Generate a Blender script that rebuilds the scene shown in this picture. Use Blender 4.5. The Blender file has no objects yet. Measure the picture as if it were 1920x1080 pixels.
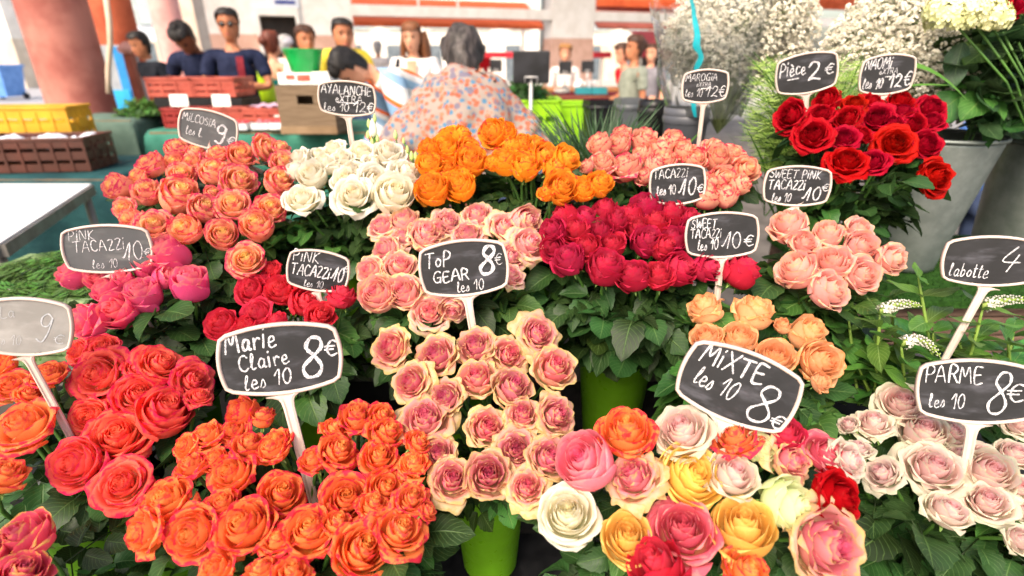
import bpy, bmesh, math, random
import numpy as np
from mathutils import Vector, Matrix, Quaternion, noise as mnoise

random.seed(7)
R = math.radians
scene = bpy.context.scene

# ------------------------------------------------------------------ camera
PITCH = R(23.27)
FPX = 1000.0                       # focal length in pixels of a 1920 wide frame
CAM = Vector((0.0, 0.0, 1.45))
cam_data = bpy.data.cameras.new("camera")
cam_data.sensor_width = 36.0
cam_data.lens = 36.0 * FPX / 1920.0
cam_data.clip_start = 0.02
cam_data.clip_end = 400
cam_data.dof.use_dof = True
cam_data.dof.focus_distance = 0.88
cam_data.dof.aperture_fstop = 2.4
cam = bpy.data.objects.new("camera", cam_data)
cam.location = CAM
cam.rotation_euler = (R(90) - PITCH, 0, 0)
scene.collection.objects.link(cam)
scene.camera = cam

# ------------------------------------------------------------------ world, sun, exposure
SUN_EL, SUN_AZ = R(48), R(208)     # azimuth measured from +Y clockwise
world = bpy.data.worlds.new("World")
scene.world = world
world.use_nodes = True
wn = world.node_tree
wn.nodes.clear()
sky = wn.nodes.new("ShaderNodeTexSky")
sky.sky_type = 'NISHITA'
sky.sun_disc = False
sky.sun_elevation = SUN_EL
sky.sun_rotation = SUN_AZ
sky.air_density = 1.0
sky.dust_density = 4.0
sky.ozone_density = 0.6
bg = wn.nodes.new("ShaderNodeBackground")
bg.inputs["Strength"].default_value = 0.15
out = wn.nodes.new("ShaderNodeOutputWorld")
wb = wn.nodes.new("ShaderNodeMix"); wb.data_type = 'RGBA'; wb.blend_type = 'MULTIPLY'
wb.inputs[0].default_value = 1.0; wb.inputs[7].default_value = (1.06, .98, .88, 1)      # warm white balance
wn.links.new(sky.outputs[0], wb.inputs[6]); wn.links.new(wb.outputs[2], bg.inputs[0])
wn.links.new(bg.outputs[0], out.inputs[0])

sun_data = bpy.data.lights.new("sun", 'SUN')
sun_data.energy = 1.3
sun_data.angle = R(32)
sun_data.color = (1.0, 0.93, 0.82)
sun = bpy.data.objects.new("sun", sun_data)
sd = Vector((math.sin(SUN_AZ) * math.cos(SUN_EL), math.cos(SUN_AZ) * math.cos(SUN_EL), math.sin(SUN_EL)))
sun.rotation_euler = (-sd).to_track_quat('-Z', 'Y').to_euler()
sun.location = sd * 20
scene.collection.objects.link(sun)

vs = scene.view_settings
vs.view_transform = 'Standard'
vs.look = 'None'
vs.exposure = 1.32
vs.gamma = 1.0
scene.cycles.max_bounces = 8
scene.cycles.transparent_max_bounces = 12
scene.cycles.use_denoising = True

# ------------------------------------------------------------------ pixel -> world
_rt = Vector((1, 0, 0))
_up = Vector((0, math.sin(PITCH), math.cos(PITCH)))
_fw = Vector((0, math.cos(PITCH), -math.sin(PITCH)))
def ray(px, py):
    return _rt * ((px - 960) / FPX) + _up * ((540 - py) / FPX) + _fw
def Pd(px, py, d):                 # at depth d along the optical axis
    return CAM + ray(px, py) * d
def Py(px, py, y):                 # where the ray reaches world y
    r = ray(px, py); return CAM + r * (y / r.y)
def Ph(px, py, h):                 # where the ray reaches height h
    r = ray(px, py); return CAM + r * ((h - CAM.z) / r.z)

# ------------------------------------------------------------------ colours and materials
def hexc(h, k=1.0):
    h = h.lstrip('#')
    o = []
    for i in (0, 2, 4):
        c = int(h[i:i + 2], 16) / 255
        c = c / 12.92 if c <= .04045 else ((c + .055) / 1.055) ** 2.4
        o.append(c * k)
    return (o[0], o[1], o[2], 1.0)

class NT:
    def __init__(s, name):
        s.m = bpy.data.materials.new(name)
        s.m.use_nodes = True
        s.t = s.m.node_tree
        s.t.nodes.clear()
        s.out = s.n("ShaderNodeOutputMaterial")
    def n(s, k, **kw):
        x = s.t.nodes.new(k)
        for a, b in kw.items():
            setattr(x, a, b)
        return x
    def l(s, a, b):
        s.t.links.new(a, b)
    def mix(s, f, a, b, blend='MIX'):
        x = s.n("ShaderNodeMix", data_type='RGBA', blend_type=blend)
        for sock, v in ((x.inputs[0], f), (x.inputs[6], a), (x.inputs[7], b)):
            if hasattr(v, 'is_linked'): s.l(v, sock)
            else: sock.default_value = v
        return x.outputs[2]
    def math(s, op, a, b=0.0, c=None, clamp=False):
        x = s.n("ShaderNodeMath", operation=op, use_clamp=clamp)
        for i, v in enumerate((a, b, c)):
            if v is None: continue
            if hasattr(v, 'is_linked'): s.l(v, x.inputs[i])
            else: x.inputs[i].default_value = v
        return x.outputs[0]
    def smooth(s, v, a, b, o0=0.0, o1=1.0):
        x = s.n("ShaderNodeMapRange", interpolation_type='SMOOTHSTEP')
        s.l(v, x.inputs[0])
        for i, k in enumerate((a, b, o0, o1)): x.inputs[i + 1].default_value = k
        return x.outputs[0]
    def noise(s, scale, detail=3, rough=.55, coord='Object', sc=None):
        tc = s.n("ShaderNodeTexCoord")
        v = tc.outputs[coord]
        if sc:
            mp = s.n("ShaderNodeMapping"); mp.inputs['Scale'].default_value = sc
            s.l(v, mp.inputs[0]); v = mp.outputs[0]
        x = s.n("ShaderNodeTexNoise")
        x.inputs['Scale'].default_value = scale
        x.inputs['Detail'].default_value = detail
        x.inputs['Roughness'].default_value = rough
        s.l(v, x.inputs['Vector'])
        return x.outputs['Fac']
    def princ(s, col, rough=.5, spec=.5, metal=0.0, bump=None, bump_d=.01, bump_s=.3):
        p = s.n("ShaderNodeBsdfPrincipled")
        if hasattr(col, 'is_linked'): s.l(col, p.inputs['Base Color'])
        else: p.inputs['Base Color'].default_value = col
        if hasattr(rough, 'is_linked'): s.l(rough, p.inputs['Roughness'])
        else: p.inputs['Roughness'].default_value = rough
        p.inputs['Specular IOR Level'].default_value = spec
        p.inputs['Metallic'].default_value = metal
        if bump is not None:
            b = s.n("ShaderNodeBump")
            b.inputs['Strength'].default_value = bump_s
            b.inputs['Distance'].default_value = bump_d
            s.l(bump, b.inputs['Height']); s.l(b.outputs[0], p.inputs['Normal'])
        return p
    def done(s, sh):
        s.l(sh.outputs[0], s.out.inputs[0]); return s.m

_mats = {}
def mat(name, c1, c2=None, scale=8, rough=.55, spec=.4, metal=0.0, bump=.15, bd=.004, sc=None, coord='Object', detail=4):
    """plain surface with a mottled procedural colour and a fine bump"""
    if name in _mats: return _mats[name]
    t = NT(name)
    a = hexc(c1); b = hexc(c2) if c2 else tuple(min(1, x * .78) for x in a[:3]) + (1,)
    f = t.noise(scale, detail, coord=coord, sc=sc)
    f2 = t.smooth(f, .35, .65)
    col = t.mix(f2, a, b)
    r = t.smooth(f, .3, .7, max(.02, rough - .1), min(1, rough + .1))
    m = t.done(t.princ(col, r, spec, metal, bump=f, bump_d=bd, bump_s=bump))
    _mats[name] = m
    return m

def petal_mat(name, inner, outer, edge, base, p=1.0, e0=.72, e1=1.0, ek=1.0, bv=.55, blot=.35, trans=.48, k=1.0, light=.09):
    if name in _mats: return _mats[name]
    t = NT(name)
    def hexp(h, kk=1.0, f=1.0):
        c = hexc(h, kk); return tuple(x + (kk - x) * light * f for x in c[:3]) + (1,)
    at = t.n("ShaderNodeAttribute", attribute_name="petal")
    sep = t.n("ShaderNodeSeparateColor"); t.l(at.outputs['Color'], sep.inputs[0])
    v, tt, e = sep.outputs[0], sep.outputs[1], sep.outputs[2]
    rnd = at.outputs['Alpha']
    nz = t.noise(3.2, 3, coord='Object')
    tn = t.math('POWER', tt, p)
    tn = t.math('ADD', tn, t.math('MULTIPLY', t.math('SUBTRACT', rnd, .5), .25), clamp=True)
    col = t.mix(tn, hexp(inner, k), hexp(outer, k))
    # paler heel of the petal
    bf = t.math('MULTIPLY', t.smooth(v, bv * .3, bv, 1, 0), t.smooth(tt, .2, .8, .2, .85))
    col = t.mix(bf, col, hexp(base, k))
    # pigmented rim
    en = t.math('ADD', e, t.math('MULTIPLY', t.math('SUBTRACT', nz, .5), blot * 1.6))
    ef = t.math('MULTIPLY', t.smooth(en, e0, e1), ek)
    ef = t.math('MULTIPLY', ef, t.smooth(tt, .15, .75, .06, 1))
    col = t.mix(ef, col, hexp(edge, k, .5))
    # fine veins along the petal
    vn = t.noise(9, 4, coord='UV', sc=(6, .5, 1))
    col = t.mix(t.smooth(vn, .45, .75, 0, .12), col, hexc(edge, k * .8))
    br = t.math('MULTIPLY', t.smooth(e, .96, 1.0), t.smooth(nz, .52, .72, 0, .45))
    col = t.mix(br, col, hexc('#a8784a'))
    oi = t.n("ShaderNodeObjectInfo")
    hs = t.n("ShaderNodeHueSaturation")
    t.l(t.math('MULTIPLY_ADD', oi.outputs['Random'], .014, .493), hs.inputs['Hue'])
    t.l(t.math('MULTIPLY_ADD', oi.outputs['Random'], .12, .90), hs.inputs['Value'])
    t.l(col, hs.inputs['Color'])
    col = hs.outputs[0]
    pr = t.princ(col, .6, .12, bump=vn, bump_d=.02, bump_s=.22)
    tr = t.n("ShaderNodeBsdfTranslucent"); t.l(col, tr.inputs[0])
    mx = t.n("ShaderNodeMixShader"); mx.inputs[0].default_value = trans
    t.l(pr.outputs[0], mx.inputs[1]); t.l(tr.outputs[0], mx.inputs[2])
    _mats[name] = t.done(mx)
    return _mats[name]

def leaf_mat(name, c1, c2, vein, rough=.42, trans=.18, spec=.45):
    if name in _mats: return _mats[name]
    t = NT(name)
    uv = t.n("ShaderNodeUVMap")
    sx = t.n("ShaderNodeSeparateXYZ"); t.l(uv.outputs[0], sx.inputs[0])
    u, v = sx.outputs[0], sx.outputs[1]
    au = t.math('ABSOLUTE', t.math('SUBTRACT', u, .5))
    mid = t.smooth(au, .0, .035, 1, 0)
    side = t.math('SINE', t.math('MULTIPLY', t.math('SUBTRACT', v, t.math('MULTIPLY', au, .7)), 52))
    sv = t.smooth(side, .86, 1.0, 0, .6)
    vf = t.math('MAXIMUM', mid, sv)
    nz = t.noise(30, 3)
    oi = t.n("ShaderNodeAttribute", attribute_name="leafrand")
    col = t.mix(t.smooth(nz, .3, .7), hexc(c1), hexc(c2))
    hs = t.n("ShaderNodeHueSaturation")
    t.l(t.math('MULTIPLY_ADD', oi.outputs['Fac'], .05, .475), hs.inputs['Hue'])
    t.l(t.math('MULTIPLY_ADD', oi.outputs['Fac'], .8, .35), hs.inputs['Value'])
    t.l(col, hs.inputs['Color'])
    col = t.mix(t.math('MULTIPLY', vf, .55), hs.outputs[0], hexc(vein))
    pr = t.princ(col, rough, spec, bump=t.math('SUBTRACT', nz, vf), bump_d=.002, bump_s=.4)
    tr = t.n("ShaderNodeBsdfTranslucent"); t.l(t.mix(.5, col, hexc(vein)), tr.inputs[0])
    mx = t.n("ShaderNodeMixShader"); mx.inputs[0].default_value = trans
    t.l(pr.outputs[0], mx.inputs[1]); t.l(tr.outputs[0], mx.inputs[2])
    _mats[name] = t.done(mx)
    return _mats[name]

# ------------------------------------------------------------------ objects
def link(o):
    scene.collection.objects.link(o); return o
def tag(o, label=None, cat=None, group=None, kind=None):
    if label: o['label'] = label
    if cat: o['category'] = cat
    if group: o['group'] = group
    if kind: o['kind'] = kind
    return o
def thing(name, loc, label, cat, group=None, rot=None):
    o = bpy.data.objects.new(name, None)
    o.empty_display_size = .02
    o.location = loc
    if rot is not None:
        o.rotation_mode = 'QUATERNION'; o.rotation_quaternion = rot
    link(o)
    return tag(o, label, cat, group)

class MB:
    """collects faces of ONE mesh object"""
    def __init__(s):
        s.v, s.f, s.uv, s.lr, s.sm = [], [], {}, [], []
        s.uvs = []          # per face list of uv tuples or None
    def add(s, verts, faces, uvs=None, lr=0.0, smooth=True):
        b = len(s.v)
        s.v.extend([tuple(x) for x in verts])
        s.lr.extend([lr] * len(verts))
        for i, f in enumerate(faces):
            s.f.append(tuple(b + k for k in f)); s.sm.append(smooth)
            s.uvs.append(None if uvs is None else [uvs[k] for k in f])
        return b
    def box(s, c, size, rot=None, bev=0.0):
        c = Vector(c); hx, hy, hz = size[0] / 2, size[1] / 2, size[2] / 2
        if bev <= 0:
            vs = [Vector((x * hx, y * hy, z * hz)) for z in (-1, 1) for y in (-1, 1) for x in (-1, 1)]
            fs = [(0, 2, 3, 1), (4, 5, 7, 6), (0, 1, 5, 4), (2, 6, 7, 3), (1, 3, 7, 5), (0, 4, 6, 2)]
        else:
            bm = bmesh.new(); bmesh.ops.create_cube(bm, size=1)
            for v in bm.verts: v.co = Vector((v.co.x * 2 * hx, v.co.y * 2 * hy, v.co.z * 2 * hz))
            bmesh.ops.bevel(bm, geom=bm.edges[:], offset=min(bev, .45 * min(size)), segments=2, affect='EDGES', profile=.6)
            bm.verts.index_update()
            vs = [v.co.copy() for v in bm.verts]; fs = [[v.index for v in f.verts] for f in bm.faces]
            bm.free()
        if rot is not None: vs = [rot @ v for v in vs]
        s.add([v + c for v in vs], fs, smooth=False)
        return s
    def tube(s, pts, rad, n=8, cap=True):
        pts = [Vector(p) for p in pts]
        if not hasattr(rad, '__len__'): rad = [rad] * len(pts)
        vs = []
        T = []
        for i in range(len(pts)):
            a = pts[max(0, i - 1)]; b = pts[min(len(pts) - 1, i + 1)]
            d = (b - a); T.append(d.normalized() if d.length > 1e-9 else Vector((0, 0, 1)))
        ref = Vector((1, 0, 0)) if abs(T[0].x) < .8 else Vector((0, 1, 0))
        nrm = (ref - T[0] * ref.dot(T[0])).normalized()
        for i, p in enumerate(pts):
            nrm = (nrm - T[i] * nrm.dot(T[i]))
            nrm = nrm.normalized() if nrm.length > 1e-6 else T[i].orthogonal().normalized()
            bn = T[i].cross(nrm)
            for k in range(n):
                a = 2 * math.pi * k / n
                vs.append(p + (nrm * math.cos(a) + bn * math.sin(a)) * rad[i])
        fs = []
        for i in range(len(pts) - 1):
            for k in range(n):
                k2 = (k + 1) % n
                fs.append((i * n + k, i * n + k2, (i + 1) * n + k2, (i + 1) * n + k))
        if cap:
            fs.append(tuple(range(n - 1, -1, -1))); fs.append(tuple((len(pts) - 1) * n + k for k in range(n)))
        s.add(vs, fs)
        return s
    def lathe(s, prof, n=32, c=(0, 0, 0), close=False, rot=None):
        c = Vector(c); vs = []
        for r, z in prof:
            for k in range(n):
                a = 2 * math.pi * k / n
                p = Vector((r * math.cos(a), r * math.sin(a), z))
                if rot is not None: p = rot @ p
                vs.append(p + c)
        fs = []
        m = len(prof)
        for i in range(m - 1):
            for k in range(n):
                k2 = (k + 1) % n
                fs.append((i * n + k, i * n + k2, (i + 1) * n + k2, (i + 1) * n + k))
        if close:
            fs.append(tuple(range(n - 1, -1, -1))); fs.append(tuple((m - 1) * n + k for k in range(n)))
        s.add(vs, fs)
        return s
    def ball(s, c, r, nu=10, nv=7, sq=(1, 1, 1)):
        prof = [(max(1e-4, math.sin(math.pi * i / nv)), -math.cos(math.pi * i / nv)) for i in range(nv + 1)]
        vs = []; c = Vector(c)
        for a_, z in prof:
            for k in range(nu):
                a = 2 * math.pi * k / nu
                vs.append(c + Vector((a_ * math.cos(a) * sq[0], a_ * math.sin(a) * sq[1], z * sq[2])) * r)
        fs = [(i * nu + k, i * nu + (k + 1) % nu, (i + 1) * nu + (k + 1) % nu, (i + 1) * nu + k) for i in range(nv) for k in range(nu)]
        s.add(vs, fs); return s
    def build(s, name, m, parent=None, loc=None, off=None):
        me = bpy.data.meshes.new(name)
        vv = s.v
        if off is not None:
            o = Vector(off); vv = [(x[0] - o.x, x[1] - o.y, x[2] - o.z) for x in vv]
        me.from_pydata(vv, [], s.f)
        if any(u is not None for u in s.uvs):
            ul = me.uv_layers.new(name="UVMap")
            flat = []
            for f, u in zip(s.f, s.uvs):
                for k in range(len(f)):
                    flat.extend(u[k] if u is not None else (0, 0))
            ul.data.foreach_set("uv", flat)
        if any(s.lr):
            a = me.attributes.new("leafrand", 'FLOAT', 'POINT'); a.data.foreach_set("value", s.lr)
        me.polygons.foreach_set("use_smooth", s.sm)
        if isinstance(m, (list, tuple)):
            for q in m: me.materials.append(q)
        elif m: me.materials.append(m)
        me.update()
        o = bpy.data.objects.new(name, me)
        link(o)
        if parent is not None: o.parent = parent
        if loc is not None: o.location = loc
        return o
def bez(p0, p1, p2, p3, n):
    o = []
    for i in range(n):
        t = i / (n - 1); a = 1 - t
        o.append(p0 * a ** 3 + p1 * (3 * a * a * t) + p2 * (3 * a * t * t) + p3 * t ** 3)
    return o
# ------------------------------------------------------------------ rose blooms
def sstep(a, b, x):
    x = np.clip((x - a) / (b - a), 0, 1); return x * x * (3 - 2 * x)

def rose_mesh(name, seed, opn=.6, ruffle=.02, H=1.45, N=26, m=None, loose=.0, tight=.3):
    """one bloom: petals wrapped in a golden spiral round the axis; radius about 1, height about H, base at z=0"""
    g = np.random.RandomState(seed)
    V, F, C, UV = [], [], [], []
    base = 0
    az0 = g.uniform(0, 6.28)
    for i in range(N):
        t = i / (N - 1)
        nu, nv = (15, 10) if t > .35 else (13, 8)
        u = np.linspace(-1, 1, nu)[None, :]; v = np.linspace(0, 1, nv)[:, None]
        az = az0 + i * 2.39996 + g.uniform(-.18, .18)
        # closed heart of many tight petals, then the opened outer ones
        kc, rc = .62, .50 + .12 * tight
        if t < kc: Rt = .03 + (rc - .03) * (t / kc) ** .95
        else: Rt = rc + (1 - rc) * ((t - kc) / (1 - kc)) ** (1.0 - .35 * tight)
        Rt *= 1 + g.uniform(-.03, .03)
        heart = 1 - float(sstep(kc - .12, kc + .16, np.array(t)))
        o = opn * (1 + g.uniform(-.2, .2)) + (loose * g.uniform(0, 1) if t > .8 else 0)
        zt = H * (1 - (.06 + .40 * o) * t ** 3.0 - .05 * (1 - t) ** 3) * (1 + g.uniform(-.03, .03))
        zb = .55 * H * (1 - t) ** 1.0
        b0 = (.03 + .08 * t, zb * .6); b1 = (Rt * (.95 + .25 * t), zb + .02 * H)
        b2 = (Rt * (1.06 + .10 * (1 - heart)), zb + .62 * (zt - zb)); b3 = (Rt * (.75 * heart + (1 - heart) * (.95 + .28 * o * t)), zt)
        a = 1 - v
        r = b0[0] * a ** 3 + 3 * b1[0] * a * a * v + 3 * b2[0] * a * v * v + b3[0] * v ** 3
        z = b0[1] * a ** 3 + 3 * b1[1] * a * a * v + 3 * b2[1] * a * v * v + b3[1] * v ** 3
        # the rim rolls outwards
        c = (.05 + .28 * o) * (1 - heart) * float(sstep(.4, 1.0, np.array(t))) + .022
        q = np.clip((v - .70) / .30, 0, 1)
        sidef = 1 + .9 * np.abs(u) ** 2 * t
        r = r + c * q ** 1.6 * (1 - .30 * np.abs(u) ** 2)
        z = z - c * .75 * q ** 2.6 * sidef + 0 * u
        # outline: rounded with a slight point
        hw = (1.8 - (.85 - .45 * tight) * t ** .7) * (1 + g.uniform(-.1, .1))
        w = (.55 + .45 * np.sin(np.pi * np.clip(v * .62 + .12, 0, 1))) * (1 - .30 * q ** 2 * t)
        z = z - zt * (.10 + .14 * t) * np.abs(u) ** 2.4 * v ** 1.5 + .05 * t * q ** 2 * np.exp(-(u / .25) ** 2)
        # spiral overlap: one side tucked in
        r = r * (1 + (.07 + .04 * (1 - t)) * u) + .015 * np.abs(u) ** 2
        # waves at the rim
        ph = g.uniform(0, 6.28, 4)
        wv = np.sin(3.1 * u + ph[0]) + .7 * np.sin(6.3 * u + ph[1]) + .5 * np.sin(10.5 * u + ph[2])
        amp = (.012 + ruffle * t) * v ** 3
        z = z + amp * wv * .8
        r = r + amp * .9 * (np.sin(5.2 * u + ph[3]) + .6 * np.sin(9.1 * u + ph[1]))
        # buckles in the blade
        r = r + .02 * t * np.sin(2.3 * u + ph[2]) * np.sin(np.pi * v)
        th = az + u * hw * w
        x = r * np.cos(th); y = r * np.sin(th); z = z + 0 * u
        pts = np.stack([x, y, np.broadcast_to(z, x.shape)], -1).reshape(-1, 3)
        V.append(pts)
        e = np.maximum(v + 0 * u, (np.abs(u) ** 3) * (.55 + .45 * v))
        col = np.stack([v + 0 * u, np.full_like(e, t), e, np.full_like(e, g.uniform(0, 1))], -1).reshape(-1, 4)
        C.append(col)
        UV.append(np.stack([(u * .5 + .5) + 0 * v, v + 0 * u], -1).reshape(-1, 2))
        idx = np.arange(nu * nv).reshape(nv, nu) + base
        F.append(np.stack([idx[:-1, :-1], idx[:-1, 1:], idx[1:, 1:], idx[1:, :-1]], -1).reshape(-1, 4))
        base += nu * nv
    V = np.concatenate(V); F = np.concatenate(F); C = np.concatenate(C); UV = np.concatenate(UV)
    rr = np.hypot(V[:, 0], V[:, 1]); k = 1.0 / np.percentile(rr, 96)
    V = V * k
    me = bpy.data.meshes.new(name)
    me.vertices.add(len(V)); me.vertices.foreach_set("co", V.astype(np.float32).ravel())
    me.loops.add(F.size); me.loops.foreach_set("vertex_index", F.astype(np.int32).ravel())
    me.polygons.add(len(F)); me.polygons.foreach_set("loop_start", np.arange(0, F.size, 4, dtype=np.int32))
    me.polygons.foreach_set("use_smooth", np.ones(len(F), dtype=bool))
    at = me.attributes.new("petal", 'FLOAT_COLOR', 'POINT'); at.data.foreach_set("color", C.astype(np.float32).ravel())
    ul = me.uv_layers.new(name="UVMap"); ul.data.foreach_set("uv", UV[F.ravel()].astype(np.float32).ravel())
    me.update(calc_edges=True); me.validate()
    me.materials.append(m)
    return me, V[:, 2].max()

LEAF = leaf_mat("rose_leaf", '#27441d', '#365629', '#66854a', .46, .16, spec=.3)
LEAF_LIT = leaf_mat("young_lit_leaf", '#4e7a2c', '#6a9838', '#a9c878', .42, .3)  # lime leaf green, brightened in the colour so these leaves look lit
STEM = mat("rose_stem", '#4f7a30', '#3a5d26', 20, .5)
CALYX = mat("calyx_green", '#7d9a4a', '#5d8038', 10, .55)

def calyx_mesh():
    b = MB()
    b.lathe([(.06, -.22), (.13, -.18), (.21, -.10), (.24, 0), (.34, .09), (.10, .12)], 12)
    for k in range(5):
        a = k * 1.2566 + .3; L = .95
        vs, fs = [], []
        for i in range(7):
            s_ = i / 6
            r_ = .2 + L * .62 * s_ + .1 * math.sin(s_ * 3); z_ = -.03 + .28 * s_ - .55 * s_ * s_
            w_ = .16 * (1 - s_) ** .8 + .01
            for q in (-1, 0, 1):
                vs.append((r_ * math.cos(a) - q * w_ * math.sin(a), r_ * math.sin(a) + q * w_ * math.cos(a), z_ + .03 * abs(q)))
        for i in range(6):
            for q in (0, 1):
                fs.append((i * 3 + q, i * 3 + q + 1, i * 3 + q + 4, i * 3 + q + 3))
        b.add(vs, fs)
    o = b.build("calyx", CALYX)
    me = o.data; bpy.data.objects.remove(o)
    return me
CALYX_ME = calyx_mesh()

def leaflet(L, W, rng, fold=.25, droop=.25, serr=.06, ns=11):
    """blade along +x, up is +z; returns verts, faces, uvs"""
    vs, fs, uvs = [], [], []
    cols = (-1, -.55, 0, .55, 1)
    tw = rng.uniform(-.3, .3)
    for i in range(ns):
        s = i / (ns - 1)
        w = W * .5 * (math.sin(math.pi * min(1, s * .96 + .02) ** .80)) ** .85 * (1 if s < .98 else .15)
        for c in cols:
            ww = w * c
            if abs(c) == 1: ww *= 1 + serr * (1 if i % 2 else -1)
            z = fold * abs(ww) - droop * L * s * s + .06 * L * math.sin(7 * s + 3 * tw) * abs(c)
            z += tw * ww * s
            vs.append(Vector((L * s, ww, z))); uvs.append((.5 + c * .5, s))
    for i in range(ns - 1):
        for k in range(4):
            a = i * 5 + k
            fs.append((a, a + 5, a + 6, a + 1))
    return vs, fs, uvs

def compound_templates(n, Lr, nl=5, broad=.80):
    out_ = []
    for i in range(n):
        rng = random.Random(100 + i)
        parts = []
        rach = [Vector((s * Lr * 1.15, 0, -.25 * Lr * s * s)) for s in (0, .25, .5, .75, 1)]
        st = [(.45, 1), (.45, -1), (.85, 1), (.85, -1)][:nl - 1]
        for s, sd_ in st:
            L = Lr * rng.uniform(.62, .85)
            vs, fs, uvs = leaflet(L, L * broad * rng.uniform(.9, 1.1), rng, rng.uniform(.1, .6), rng.uniform(.05, .75))
            rot = Matrix.Rotation(sd_ * rng.uniform(.8, 1.15), 3, 'Z') @ Matrix.Rotation(rng.uniform(-.35, .35), 3, 'X')
            p = Vector((s * Lr * 1.15, sd_ * .008, -.25 * Lr * s * s))
            parts.append(([p + rot @ v for v in vs], fs, uvs))
        L = Lr * rng.uniform(.9, 1.1)
        vs, fs, uvs = leaflet(L, L * broad, rng, rng.uniform(.1, .5), rng.uniform(.1, .8))
        rot = Matrix.Rotation(rng.uniform(-.2, .5), 3, 'Y')
        parts.append(([rach[-1] + rot @ v for v in vs], fs, uvs))
        out_.append((parts, rach))
    return out_
COMP = compound_templates(14, .052)

def frame_from(x, up=Vector((0, 0, 1))):
    x = x.normalized(); y = up.cross(x)
    if y.length < 1e-4: y = Vector((0, 1, 0))
    y.normalize(); z = x.cross(y)
    return Matrix((x, y, z)).transposed()

def add_leaf(b, p, d, rng, k=1.0, tmpl=COMP):
    parts, rach = rng.choice(tmpl)
    M = frame_from(d) @ Matrix.Rotation(rng.uniform(-.5, .5), 3, 'X')
    lr = rng.uniform(.02, 1)
    for vs, fs, uvs in parts:
        b.add([p + (M @ v) * k for v in vs], fs, uvs, lr=min(1, max(.01, lr + rng.uniform(-.1, .1))))
    b.tube([p + (M @ v) * k for v in rach], .0011, 4)
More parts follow.
